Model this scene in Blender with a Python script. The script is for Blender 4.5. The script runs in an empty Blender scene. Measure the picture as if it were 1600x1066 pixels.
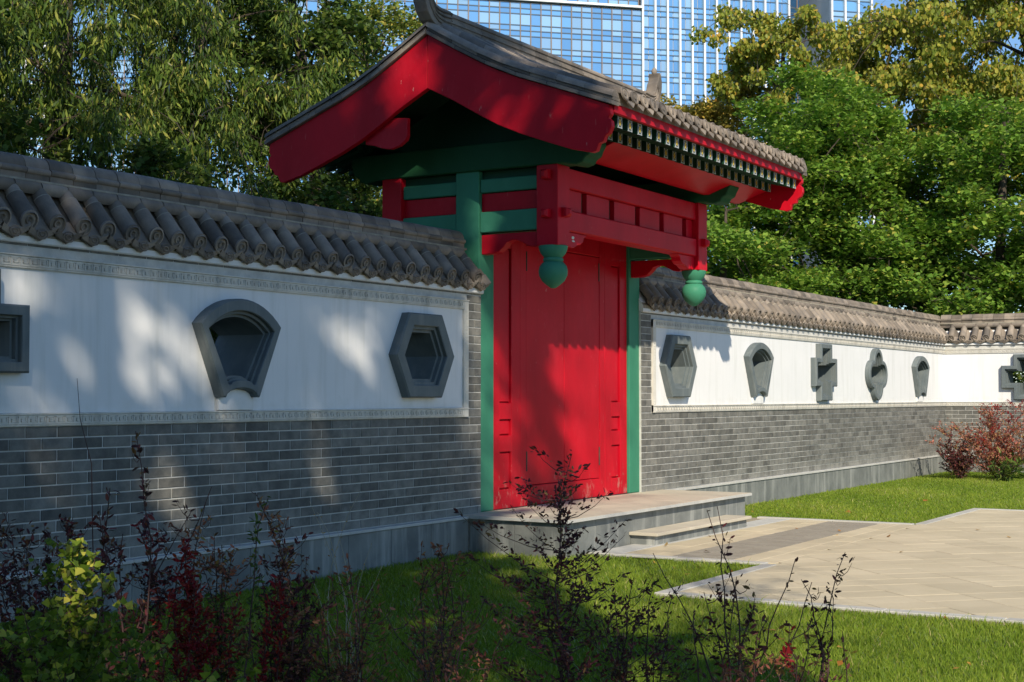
import bpy, bmesh, math, random
import numpy as np
from mathutils import Matrix, Vector, geometry

S = bpy.context.scene
COL = S.collection
R = math.radians

# ------------------------------------------------------------------ camera
cam_d = bpy.data.cameras.new('camera'); cam = bpy.data.objects.new('camera', cam_d); COL.objects.link(cam)
cam.location = (-11.3756, -7.4661, 1.48)
cam.rotation_euler = (R(90 + 2.17), 0, R(31.33 - 90))
cam_d.sensor_width = 36.0; cam_d.lens = 51.07
cam_d.clip_start = 0.05; cam_d.clip_end = 3000
S.camera = cam
S.render.resolution_x = 1024; S.render.resolution_y = 682

# ------------------------------------------------------------------ light
SUN_EL = 35.0
sun_vec = Vector((1.74, 1.55, 0)).normalized() * math.cos(R(SUN_EL)) + Vector((0, 0, -math.sin(R(SUN_EL))))
sd = bpy.data.lights.new('sun', 'SUN'); sun = bpy.data.objects.new('sun', sd); COL.objects.link(sun)
sd.energy = 5.0; sd.angle = R(0.53); sd.color = (1.0, 0.885, 0.71)
sun.rotation_euler = sun_vec.to_track_quat('-Z', 'Y').to_euler()
w = bpy.data.worlds.new('World'); S.world = w; w.use_nodes = True
nt = w.node_tree; bg = nt.nodes['Background']
sky = nt.nodes.new('ShaderNodeTexSky'); sky.sky_type = 'NISHITA'; sky.sun_disc = False
sky.sun_elevation = R(SUN_EL)
sky.sun_rotation = math.atan2(-1.74, -1.55)
sky.altitude = 0; sky.air_density = 1.0; sky.dust_density = 0.1; sky.ozone_density = 3.0
mxs = nt.nodes.new('ShaderNodeMix'); mxs.data_type = 'RGBA'; mxs.blend_type = 'MULTIPLY'; mxs.inputs[0].default_value = 1; mxs.inputs[7].default_value = (.86, 1.0, 1.12, 1)
nt.links.new(sky.outputs[0], mxs.inputs[6]); nt.links.new(mxs.outputs[2], bg.inputs[0]); bg.inputs[1].default_value = 0.105
S.cycles.max_bounces = 6; S.cycles.diffuse_bounces = 2; S.cycles.transmission_bounces = 3
S.view_settings.view_transform = 'Standard'; S.view_settings.look = 'None'
S.view_settings.exposure = 0.30; S.view_settings.gamma = 1.0

# ------------------------------------------------------------------ materials
def newmat(name):
    m = bpy.data.materials.new(name); m.use_nodes = True
    t = m.node_tree; b = t.nodes['Principled BSDF']
    return m, t, b
def N(t, ty, **kw):
    n = t.nodes.new(ty)
    for k, v in kw.items():
        if k.startswith('i_'):
            key = k[2:]
            n.inputs[int(key) if key.isdigit() else key.replace('_', ' ')].default_value = v
        else: setattr(n, k, v)
    return n
def ramp(t, fac, stops):
    r = t.nodes.new('ShaderNodeValToRGB'); el = r.color_ramp.elements
    while len(el) > 1: el.remove(el[-1])
    el[0].position = stops[0][0]; el[0].color = (*stops[0][1], 1)
    for p, c in stops[1:]:
        e = el.new(p); e.color = (*c, 1)
    t.links.new(fac, r.inputs[0]); return r
def mixc(t, fac, a, b, mode='MIX'):
    n = t.nodes.new('ShaderNodeMix'); n.data_type = 'RGBA'; n.blend_type = mode
    for i, v in ((0, fac), (6, a), (7, b)):
        if hasattr(v, 'links'): t.links.new(v, n.inputs[i])
        elif i == 0: n.inputs[0].default_value = v
        else: n.inputs[i].default_value = (*v, 1)
    return n.outputs[2]
def noise(t, scale, detail=5, rough=.6, vec=None, obj=True, stretch=None):
    n = N(t, 'ShaderNodeTexNoise'); n.inputs['Scale'].default_value = scale
    n.inputs['Detail'].default_value = detail; n.inputs['Roughness'].default_value = rough
    if vec is None:
        g = t.nodes.new('ShaderNodeNewGeometry'); vec = g.outputs['Position']
    if stretch:
        mp = N(t, 'ShaderNodeMapping'); mp.inputs['Scale'].default_value = stretch
        t.links.new(vec, mp.inputs[0]); vec = mp.outputs[0]
    t.links.new(vec, n.inputs['Vector']); return n.outputs['Fac']
def bump(t, b, h, strength=.3, dist=.01):
    n = N(t, 'ShaderNodeBump'); n.inputs['Strength'].default_value = strength; n.inputs['Distance'].default_value = dist
    t.links.new(h, n.inputs['Height']); t.links.new(n.outputs[0], b.inputs['Normal'])

def mat_surface(name, c1, c2, scale=6, rough=.75, bs=.25, bd=.004, salt=None, spot=None, spotcol=None, streak=None, fine=60, islands=0, objrand=0, spec=.3):
    m, t, b = newmat(name)
    n1 = noise(t, scale)
    col = mixc(t, ramp(t, n1, [(.35, (0, 0, 0)), (.68, (1, 1, 1))]).outputs[0], c1, c2)
    if streak:
        s = noise(t, 1.0, 4, .6, stretch=(9, 9, .7))
        col = mixc(t, ramp(t, s, [(.5, (0, 0, 0)), (.72, (1, 1, 1))]).outputs[0], col, streak)
    if spot:
        s = noise(t, spot, 6, .7)
        col = mixc(t, ramp(t, s, [(.66, (0, 0, 0)), (.72, (1, 1, 1))]).outputs[0], col, spotcol)
    if objrand:
        oi = N(t, 'ShaderNodeObjectInfo'); g = t.nodes.new('ShaderNodeNewGeometry')
        a = N(t, 'ShaderNodeMath', operation='ADD'); t.links.new(oi.outputs['Random'], a.inputs[0]); t.links.new(g.outputs['Random Per Island'], a.inputs[1])
        f = N(t, 'ShaderNodeMath', operation='FRACT'); t.links.new(a.outputs[0], f.inputs[0])
        rr = ramp(t, f.outputs[0], [(0, (1 - objrand,) * 3), (.5, (1, 1, 1)), (1, (1 + objrand * .8,) * 3)])
        col = mixc(t, 1.0, col, rr.outputs[0], 'MULTIPLY')
    if salt:
        n4 = noise(t, 3.5, 8, .75)
        g = t.nodes.new('ShaderNodeNewGeometry'); sp = N(t, 'ShaderNodeSeparateXYZ'); t.links.new(g.outputs['Position'], sp.inputs[0])
        mr = N(t, 'ShaderNodeMapRange'); mr.inputs[1].default_value = salt[1]; mr.inputs[2].default_value = salt[2]; mr.inputs[3].default_value = .24; mr.inputs[4].default_value = -.06
        t.links.new(sp.outputs[2], mr.inputs[0]); ad = N(t, 'ShaderNodeMath', operation='ADD'); t.links.new(n4, ad.inputs[0]); t.links.new(mr.outputs[0], ad.inputs[1])
        col = mixc(t, ramp(t, ad.outputs[0], [(.56, (0, 0, 0)), (.84, (.55, .55, .55))]).outputs[0], col, salt[0])
    t.links.new(col, b.inputs['Base Color'])
    b.inputs['Roughness'].default_value = rough; b.inputs['Specular IOR Level'].default_value = spec
    h = noise(t, fine, 6, .65); bump(t, b, h, bs, bd)
    return m

def mat_paint(name, c, cd, cl, rough=.42, specks=True, dust=None):
    m, t, b = newmat(name)
    n1 = noise(t, 2.3, 6, .6, stretch=(1, 1, .45))
    col = mixc(t, ramp(t, n1, [(.3, (0, 0, 0)), (.7, (1, 1, 1))]).outputs[0], c, cd)
    n2 = noise(t, 7, 8, .7)
    col = mixc(t, ramp(t, n2, [(.58, (0, 0, 0)), (.8, (.6, .6, .6))]).outputs[0], col, cl)
    if specks:
        n3 = noise(t, 26, 3, .5, stretch=(1, 1, .35)); 
        col = mixc(t, ramp(t, n3, [(.75, (0, 0, 0)), (.775, (.45, .45, .45))]).outputs[0], col, (.60, .34, .30))
    if dust:
        n5 = noise(t, 1.1, 8, .75, stretch=(1.6, 1.6, .8))
        col = mixc(t, ramp(t, n5, [(.52, (0, 0, 0)), (.72, (.55, .55, .55))]).outputs[0], col, dust)
        n4 = noise(t, 9, 6, .7, stretch=(1, 1, .6))
        g = t.nodes.new('ShaderNodeNewGeometry'); sp = N(t, 'ShaderNodeSeparateXYZ'); t.links.new(g.outputs['Position'], sp.inputs[0])
        mr = N(t, 'ShaderNodeMapRange'); mr.inputs[1].default_value = .37; mr.inputs[2].default_value = .85; mr.inputs[3].default_value = .17; mr.inputs[4].default_value = 0
        t.links.new(sp.outputs[2], mr.inputs[0]); ad = N(t, 'ShaderNodeMath', operation='ADD'); t.links.new(n4, ad.inputs[0]); t.links.new(mr.outputs[0], ad.inputs[1])
        col = mixc(t, ramp(t, ad.outputs[0], [(.68, (0, 0, 0)), (.78, (.45, .45, .45))]).outputs[0], col, (.46, .30, .24))
        n6 = noise(t, 55, 2, .5, stretch=(1, 1, .12))
        col = mixc(t, ramp(t, n6, [(.72, (0, 0, 0)), (.75, (.35, .35, .35))]).outputs[0], col, (.56, .16, .15))
    t.links.new(col, b.inputs['Base Color'])
    b.inputs['Roughness'].default_value = rough; b.inputs['Specular IOR Level'].default_value = .12
    h = noise(t, 30, 6, .6, stretch=(1, 1, .3)); bump(t, b, h, .12, .002)
    return m

RED = mat_paint('red_paint', (.54, .006, .020), (.40, .004, .014), (.56, .022, .045), dust=(.58, .022, .04))
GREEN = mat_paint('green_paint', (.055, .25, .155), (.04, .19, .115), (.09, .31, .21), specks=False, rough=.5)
SHADEGREEN = mat_paint('shaded_green_paint', (.018, .07, .038), (.012, .05, .026), (.026, .09, .05), specks=False, rough=.6)  # dark green deepened further: the shade under the roof is put into the colour
BEAMG = mat_paint('beam_green_paint', (.022, .10, .045), (.015, .075, .033), (.035, .13, .06), specks=False, rough=.6)  # beams' own deeper green, lowered further with eaves shade in the colour
TILE = mat_surface('grey_roof_tile', (.150, .132, .115), (.29, .24, .19), 5, .75, .4, .005, spot=14, spotcol=(.30, .27, .20), objrand=.38, fine=70)
MORTAR = mat_surface('lime_mortar', (.34, .31, .24), (.22, .20, .16), 14, .9, .5, .006)
BRICK = mat_surface('grey_brick', (.112, .114, .106), (.20, .195, .176), 9, .85, .5, .005, spot=6, spotcol=(.25, .25, .235), salt=((.33, .33, .30), .36, .72), objrand=.30, fine=90)
JOINT = mat_surface('brick_joint', (.56, .56, .53), (.42, .42, .40), 8, .95, .4, .004)
PLASTER = mat_surface('white_plaster', (.76, .765, .77), (.72, .73, .735), 1.6, .8, .10, .003, streak=(.65, .66, .65), salt=((.60, .60, .56), 1.36, 1.52), fine=40)
TRIM = mat_surface('cream_trim', (.66, .64, .58), (.57, .555, .505), 5, .8, .2, .003, streak=(.42, .41, .37))
FRAMEM = mat_surface('slate_frame', (.105, .13, .138), (.135, .16, .165), 6, .62, .2, .002, streak=(.17, .19, .19), fine=60)
GRANITE = mat_surface('grey_granite', (.21, .222, .212), (.125, .136, .134), 3, .6, .2, .002, streak=(.34, .35, .33), spot=60, spotcol=(.38, .39, .38), fine=220)
SLABM = mat_surface('sandstone_slab', (.54, .49, .39), (.47, .43, .345), 2.5, .75, .2, .003, spot=5, spotcol=(.60, .56, .47), objrand=.06)
SLABE = mat_surface('pale_granite_edge', (.50, .50, .47), (.42, .42, .40), 6, .7, .15, .002)
PAVER = mat_surface('sandstone_paver', (.545, .475, .335), (.465, .405, .28), 1.3, .8, .25, .003, spot=4, spotcol=(.58, .52, .40), objrand=.07, fine=110)
TACT = mat_surface('grey_paver', (.29, .268, .225), (.25, .23, .195), 8, .85, .3, .003, objrand=.12, fine=110)
KERB = mat_surface('kerb_stone', (.46, .45, .41), (.38, .375, .345), 5, .8, .25, .003, objrand=.1)
SAND = mat_surface('joint_sand', (.34, .30, .22), (.27, .235, .175), 12, .95, .4, .004)
SOIL = mat_surface('soil', (.035, .045, .018), (.05, .055, .022), 6, 1, .5, .02)
BARK = mat_surface('bark', (.085, .066, .05), (.045, .037, .03), 9, .95, .9, .02, fine=28)
TWIG = mat_surface('twig_bark', (.10, .055, .05), (.06, .035, .032), 20, .8, .2, .002)
DRY = mat_surface('dry_stalk', (.45, .40, .28), (.34, .30, .20), 20, .8, .2, .002)
DARKMETAL = mat_surface('dark_metal', (.04, .035, .03), (.08, .06, .045), 20, .5, .2, .002)
WHITE = mat_surface('white_cladding', (.74, .75, .76), (.68, .69, .71), .6, .6, .05, .003, fine=8)
CONC = mat_surface('tower_concrete', (.52, .53, .53), (.46, .47, .47), .5, .8, .05, .003, fine=8)
PAPER = mat_surface('peeling_paper', (.6, .66, .6), (.5, .58, .52), 20, .8, .2, .002)

def mat_leaf(name, stops, trans=.35, gloss=.25):
    m = bpy.data.materials.new(name); m.use_nodes = True; t = m.node_tree; t.nodes.clear()
    out = t.nodes.new('ShaderNodeOutputMaterial')
    at = N(t, 'ShaderNodeAttribute', attribute_name='rnd')
    rp = ramp(t, at.outputs['Fac'], stops)
    df = t.nodes.new('ShaderNodeBsdfDiffuse'); tr = t.nodes.new('ShaderNodeBsdfTranslucent'); gl = t.nodes.new('ShaderNodeBsdfGlossy')
    gl.inputs['Roughness'].default_value = .42; gl.inputs['Color'].default_value = (.5, .5, .5, 1)
    t.links.new(rp.outputs[0], df.inputs[0])
    tc = mixc(t, 1.0, rp.outputs[0], (1.5, 1.7, .7), 'MULTIPLY'); t.links.new(tc, tr.inputs[0])
    m1 = t.nodes.new('ShaderNodeMixShader'); m1.inputs[0].default_value = trans
    t.links.new(df.outputs[0], m1.inputs[1]); t.links.new(tr.outputs[0], m1.inputs[2])
    m2 = t.nodes.new('ShaderNodeMixShader'); fr = N(t, 'ShaderNodeFresnel'); fr.inputs[0].default_value = 1.35
    mm = N(t, 'ShaderNodeMath', operation='MULTIPLY'); mm.inputs[1].default_value = gloss * 2
    t.links.new(fr.outputs[0], mm.inputs[0]); t.links.new(mm.outputs[0], m2.inputs[0])
    t.links.new(m1.outputs[0], m2.inputs[1]); t.links.new(gl.outputs[0], m2.inputs[2])
    t.links.new(m2.outputs[0], out.inputs[0]); return m
L_WILLOW = mat_leaf('willow_leaf', [(0, (.04, .075, .016)), (.6, (.095, .16, .03)), (.88, (.22, .27, .05)), (1, (.38, .36, .09))])
L_DARK = mat_leaf('dark_leaf', [(0, (.035, .075, .018)), (.7, (.085, .14, .028)), (1, (.20, .24, .05))])
L_MAPLE = mat_leaf('maple_leaf', [(0, (.09, .19, .03)), (.6, (.18, .31, .045)), (.93, (.30, .40, .07)), (1, (.45, .38, .08))], trans=.42)
L_LIGHT = mat_leaf('light_leaf', [(0, (.10, .15, .03)), (.6, (.18, .23, .045)), (.9, (.30, .29, .06)), (1, (.5, .38, .08))])
L_YELLOW = mat_leaf('autumn_leaf', [(0, (.2, .2, .045)), (.4, (.36, .31, .07)), (.8, (.50, .38, .08)), (1, (.5, .27, .06))])
L_ASH = mat_leaf('olive_leaf', [(0, (.14, .20, .035)), (.5, (.27, .30, .05)), (.85, (.46, .41, .08)), (1, (.52, .32, .06))], trans=.42)
L_PURPLE = mat_leaf('purple_leaf', [(0, (.04, .02, .022)), (.5, (.09, .03, .035)), (.8, (.20, .05, .055)), (1, (.20, .14, .05))], .25)
L_RED = mat_leaf('crimson_leaf', [(0, (.16, .012, .016)), (.6, (.30, .02, .03)), (1, (.36, .06, .03))], .35)
L_MIX = mat_leaf('rust_leaf', [(0, (.09, .05, .035)), (.35, (.24, .09, .06)), (.62, (.42, .14, .10)), (.82, (.20, .19, .05)), (1, (.55, .20, .14))], .35)
L_PINK = mat_leaf('pinkish_leaf', [(0, (.14, .07, .05)), (.3, (.34, .12, .09)), (.65, (.55, .20, .16)), (.85, (.30, .26, .08)), (1, (.62, .28, .2))], .35)
L_LIME = mat_leaf('lime_leaf', [(0, (.07, .12, .015)), (.6, (.15, .22, .025)), (.9, (.30, .34, .05)), (1, (.5, .44, .08))], .35)
L_GRASS = mat_leaf('grass_blade', [(0, (.12, .19, .022)), (.5, (.20, .29, .035)), (.85, (.30, .35, .055)), (1, (.48, .43, .19))], .4, .15)
L_FALLEN = mat_leaf('fallen_leaf', [(0, (.30, .12, .03)), (1, (.42, .26, .05))], .1)

def mat_glass(name, c, gcol, mixf, rough=.06, cs=0.0):
    m = bpy.data.materials.new(name); m.use_nodes = True; t = m.node_tree; t.nodes.clear()
    out = t.nodes.new('ShaderNodeOutputMaterial')
    df = t.nodes.new('ShaderNodeBsdfDiffuse'); gl = t.nodes.new('ShaderNodeBsdfGlossy'); gl.inputs['Roughness'].default_value = rough
    oi = N(t, 'ShaderNodeObjectInfo'); g = t.nodes.new('ShaderNodeNewGeometry')
    a = N(t, 'ShaderNodeMath', operation='ADD'); t.links.new(oi.outputs['Random'], a.inputs[0]); t.links.new(g.outputs['Random Per Island'], a.inputs[1])
    f = N(t, 'ShaderNodeMath', operation='FRACT'); t.links.new(a.outputs[0], f.inputs[0])
    rp = ramp(t, f.outputs[0], [(0, tuple(x * .78 for x in c)), (1, tuple(min(1, x * 1.2) for x in c))])
    col = rp.outputs[0]
    if cs:
        tc = N(t, 'ShaderNodeTexCoord'); wv = N(t, 'ShaderNodeTexWave', bands_direction='X'); wv.inputs['Scale'].default_value = 3.0; wv.inputs['Distortion'].default_value = 3
        t.links.new(tc.outputs['Object'], wv.inputs[0])
        col = mixc(t, ramp(t, wv.outputs['Fac'], [(0, (0, 0, 0)), (1, (cs,) * 3)]).outputs[0], col, (.30, .42, .55))
    t.links.new(col, df.inputs[0])
    gl.inputs['Color'].default_value = (*gcol, 1)
    n = noise(t, .25, 2, .5); bp = N(t, 'ShaderNodeBump'); bp.inputs['Strength'].default_value = .1; bp.inputs['Distance'].default_value = .1
    t.links.new(n, bp.inputs['Height']); t.links.new(bp.outputs[0], gl.inputs['Normal'])
    mx = t.nodes.new('ShaderNodeMixShader'); mx.inputs[0].default_value = mixf
    t.links.new(df.outputs[0], mx.inputs[1]); t.links.new(gl.outputs[0], mx.inputs[2]); t.links.new(mx.outputs[0], out.inputs[0])
    return m
GLASS_B = mat_glass('blue_glass', (.15, .33, .56), (.36, .58, .84), .38)
GLASS_C = mat_glass('curtained_glass', (.27, .46, .64), (.40, .62, .86), .3, cs=.5)
GLASS_S = mat_glass('spandrel_glass', (.16, .36, .62), (.36, .6, .9), .33)
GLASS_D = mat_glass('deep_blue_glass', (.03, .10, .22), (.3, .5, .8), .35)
MULLION = mat_surface('bronze_mullion', (.20, .15, .125), (.17, .13, .11), .6, .5, .05, .003, fine=8)
TRANSOM = mat_surface('slate_transom', (.07, .12, .18), (.06, .10, .15), .6, .5, .05, .003, fine=8)

def mat_rafter_end():
    m, t, b = newmat('painted_rafter_end')
    tc = N(t, 'ShaderNodeTexCoord'); sp = N(t, 'ShaderNodeSeparateXYZ'); t.links.new(tc.outputs['Generated'], sp.inputs[0])
    def M(op, a, bb=None):
        n = N(t, 'ShaderNodeMath', operation=op)
        for i, v in enumerate((a, bb)):
            if v is None: continue
            if hasattr(v, 'links'): t.links.new(v, n.inputs[i])
            else: n.inputs[i].default_value = v
        return n.outputs[0]
    ax = M('ABSOLUTE', M('SUBTRACT', sp.outputs[0], .5)); az = M('ABSOLUTE', M('SUBTRACT', sp.outputs[2], .5))
    border = M('MULTIPLY', M('GREATER_THAN', M('MAXIMUM', ax, az), .40), M('LESS_THAN', M('MAXIMUM', ax, az), .475))
    cross = M('MULTIPLY', M('LESS_THAN', M('ABSOLUTE', M('SUBTRACT', ax, az)), .055), M('GREATER_THAN', M('MAXIMUM', ax, az), .2))
    white = M('MAXIMUM', border, cross)
    gold = M('LESS_THAN', M('ADD', M('MULTIPLY', ax, 1.2), az), .34)
    dot = M('LESS_THAN', M('ADD', ax, az), .10)
    c = mixc(t, white, (.012, .03, .035), (.46, .50, .50)); c = mixc(t, gold, c, (.62, .42, .02)); c = mixc(t, dot, c, (.45, .04, .02))
    t.links.new(c, b.inputs['Base Color']); b.inputs['Roughness'].default_value = .55
    return m
RAFTER_END = mat_rafter_end()

# ------------------------------------------------------------------ mesh helpers
class MB:
    def __init__(self): self.v = []; self.f = []; self.m = []
    def add(self, V, F, m=0):
        o = len(self.v); self.v += [tuple(p) for p in V]; self.f += [tuple(i + o for i in f) for f in F]; self.m += [m] * len(F); return self
    def box(self, x0, x1, y0, y1, z0, z1, m=0):
        V = [(x, y, z) for x in (x0, x1) for y in (y0, y1) for z in (z0, z1)]
        return self.add(V, [(0, 1, 3, 2), (4, 6, 7, 5), (0, 4, 5, 1), (2, 3, 7, 6), (0, 2, 6, 4), (1, 5, 7, 3)], m)
    def prism(self, poly, axis, a0, a1, m=0):
        n = len(poly)
        def P(p, a): return {'x': (a, p[0], p[1]), 'y': (p[0], a, p[1]), 'z': (p[0], p[1], a)}[axis]
        V = [P(p, a0) for p in poly] + [P(p, a1) for p in poly]
        F = [tuple(range(n)), tuple(range(2 * n - 1, n - 1, -1))] + [(i, (i + 1) % n, n + (i + 1) % n, n + i) for i in range(n)]
        return self.add(V, F, m)
    def lathe(self, prof, c, n=24, m=0, axis='z'):
        V = []
        for r, h in prof:
            for k in range(n):
                a = 2 * math.pi * k / n
                V.append((c[0] + r * math.cos(a), c[1] + r * math.sin(a), c[2] + h) if axis == 'z' else (c[0] + r * math.cos(a), c[1] + h, c[2] + r * math.sin(a)))
        F = []
        for i in range(len(prof) - 1):
            for k in range(n):
                F.append((i * n + k, i * n + (k + 1) % n, (i + 1) * n + (k + 1) % n, (i + 1) * n + k))
        F += [tuple(range(n))[::-1], tuple(range((len(prof) - 1) * n, len(prof) * n))]
        return self.add(V, F, m)
    def tube(self, pts, rad, n=6, m=0, cap=True):
        pts = [Vector(p) for p in pts]; V = []; up = Vector((.13, .21, .97))
        for i, p in enumerate(pts):
            d = (pts[min(i + 1, len(pts) - 1)] - pts[max(i - 1, 0)]); d = d.normalized() if d.length > 1e-9 else Vector((0, 0, 1))
            a = d.cross(up if abs(d.dot(up)) < .95 else Vector((1, 0, 0))).normalized(); b = d.cross(a)
            r = rad[i] if hasattr(rad, '__len__') else rad
            for k in range(n):
                t = 2 * math.pi * k / n; V.append(p + a * (r * math.cos(t)) + b * (r * math.sin(t)))
        F = [(i * n + k, i * n + (k + 1) % n, (i + 1) * n + (k + 1) % n, (i + 1) * n + k) for i in range(len(pts) - 1) for k in range(n)]
        if cap: F += [tuple(range(n))[::-1], tuple(range((len(pts) - 1) * n, len(pts) * n))]
        return self.add(V, F, m)
    def mesh(self, name, mats, bevel=0, smooth=None, recalc=True, segs=1):
        me = bpy.data.meshes.new(name); me.from_pydata(self.v, [], self.f)
        for mt in (mats if isinstance(mats, (list, tuple)) else [mats]): me.materials.append(mt)
        me.polygons.foreach_set('material_index', self.m)
        if recalc or bevel:
            bm = bmesh.new(); bm.from_mesh(me)
            bmesh.ops.recalc_face_normals(bm, faces=bm.faces)
            if bevel:
                ed = [e for e in bm.edges if len(e.link_faces) == 2 and e.calc_face_angle(0) > .5]
                bmesh.ops.bevel(bm, geom=ed, offset=bevel, segments=segs, affect='EDGES', profile=.6, clamp_overlap=True)
            bm.to_mesh(me); bm.free()
        if smooth is not None:
            me.polygons.foreach_set('use_smooth', [True] * len(me.polygons))
            if smooth: me.set_sharp_from_angle(angle=R(smooth))
        me.update(); return me

MPI = {}
def put(name, me, parent=None, loc=None, rot=None, label=None, cat=None, group=None, kind=None):
    o = bpy.data.objects.new(name, me); COL.objects.link(o)
    if loc is not None: o.location = loc
    if rot is not None: o.rotation_euler = rot
    if parent is not None:
        o.parent = parent
        if parent.name in MPI: o.matrix_parent_inverse = MPI[parent.name]
    if label: o['label'] = label
    if cat: o['category'] = cat
    if group: o['group'] = group
    if kind: o['kind'] = kind
    return o
def thing(name, loc, label, cat, group=None, frame=None):
    e = bpy.data.objects.new(name, None); COL.objects.link(e); e.empty_display_size = .2
    T = Matrix.Translation(Vector(loc)); e.matrix_basis = (frame or Matrix()) @ T
    MPI[e.name] = T.inverted()
    e['label'] = label; e['category'] = cat
    if group: e['group'] = group
    return e

# ------------------------------------------------------------------ leaves and trees (numpy)
def leaf_mesh(name, mat, pos, size, normal=None, direction=None, shape='oval', rng=None, flat=.5):
    n = len(pos); rng = rng or np.random.default_rng(1)
    if shape == 'oval':   T = np.array([(0, 0, 0), (.3, .30, .05), (.3, .72, .05), (0, 1, 0), (-.3, .72, .05), (-.3, .30, .05)]); Fq = [(0, 1, 2, 3), (0, 3, 4, 5)]
    elif shape == 'slim':  T = np.array([(0, 0, 0), (.19, .35, .04), (.15, .75, .04), (0, 1, 0), (-.15, .75, .04), (-.19, .35, .04)]); Fq = [(0, 1, 2, 3), (0, 3, 4, 5)]
    elif shape == 'lance': T = np.array([(0, 0, 0), (.11, .45, .03), (0, 1, -.05), (-.11, .45, .03)]); Fq = [(0, 1, 2, 3)]
    elif shape == 'maple': T = np.array([(0, 0, 0), (.5, .22, .08), (.30, .55, .03), (.02, 1, 0), (-.30, .55, .03), (-.5, .22, .08)]); Fq = [(0, 1, 2, 3), (0, 3, 4, 5)]
    elif shape == 'card': T = np.array([(-.32, 0, 0), (.32, .1, 0), (.25, 1, 0), (-.3, .85, 0)]); Fq = [(0, 1, 2, 3)]
    if normal is None:
        nn = rng.normal(size=(n, 3)); nn[:, 2] = np.abs(nn[:, 2]) + flat
    else: nn = normal + rng.normal(size=(n, 3)) * .35
    nn /= np.linalg.norm(nn, axis=1)[:, None]
    dd = rng.normal(size=(n, 3)) if direction is None else direction
    dd = dd - nn * np.sum(dd * nn, axis=1)[:, None]; dd /= (np.linalg.norm(dd, axis=1)[:, None] + 1e-9)
    ss = np.cross(dd, nn)
    sz = (size * rng.uniform(.65, 1.25, n))[:, None, None]
    V = pos[:, None, :] + sz * (T[None, :, 0:1] * ss[:, None, :] + T[None, :, 1:2] * dd[:, None, :] + T[None, :, 2:3] * nn[:, None, :])
    k = len(T); V = V.reshape(-1, 3)
    F = (np.arange(n)[:, None, None] * k + np.array(Fq)[None]).reshape(-1, 4)
    me = bpy.data.meshes.new(name); me.vertices.add(len(V)); me.vertices.foreach_set('co', V.astype(np.float32).ravel())
    nf = len(F); me.loops.add(nf * 4); me.loops.foreach_set('vertex_index', F.astype(np.int32).ravel())
    me.polygons.add(nf); me.polygons.foreach_set('loop_start', np.arange(0, nf * 4, 4, dtype=np.int32))
    me.materials.append(mat)
    at = me.attributes.new('rnd', 'FLOAT', 'FACE')
    at.data.foreach_set('value', np.repeat(rng.random(n), len(Fq)).astype(np.float32))
    me.update(calc_edges=True); return me

def curve_pts(a, b, sag, rng, n=5, jit=.06):
    a = np.array(a, float); b = np.array(b, float); L = np.linalg.norm(b - a); out = []
    j1 = rng.normal(size=3) * jit * L
    for i in range(n):
        t = i / (n - 1); p = a + (b - a) * t; p = p + j1 * math.sin(math.pi * t); p[2] += sag * L * math.sin(math.pi * t); out.append(p)
    return out

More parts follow.
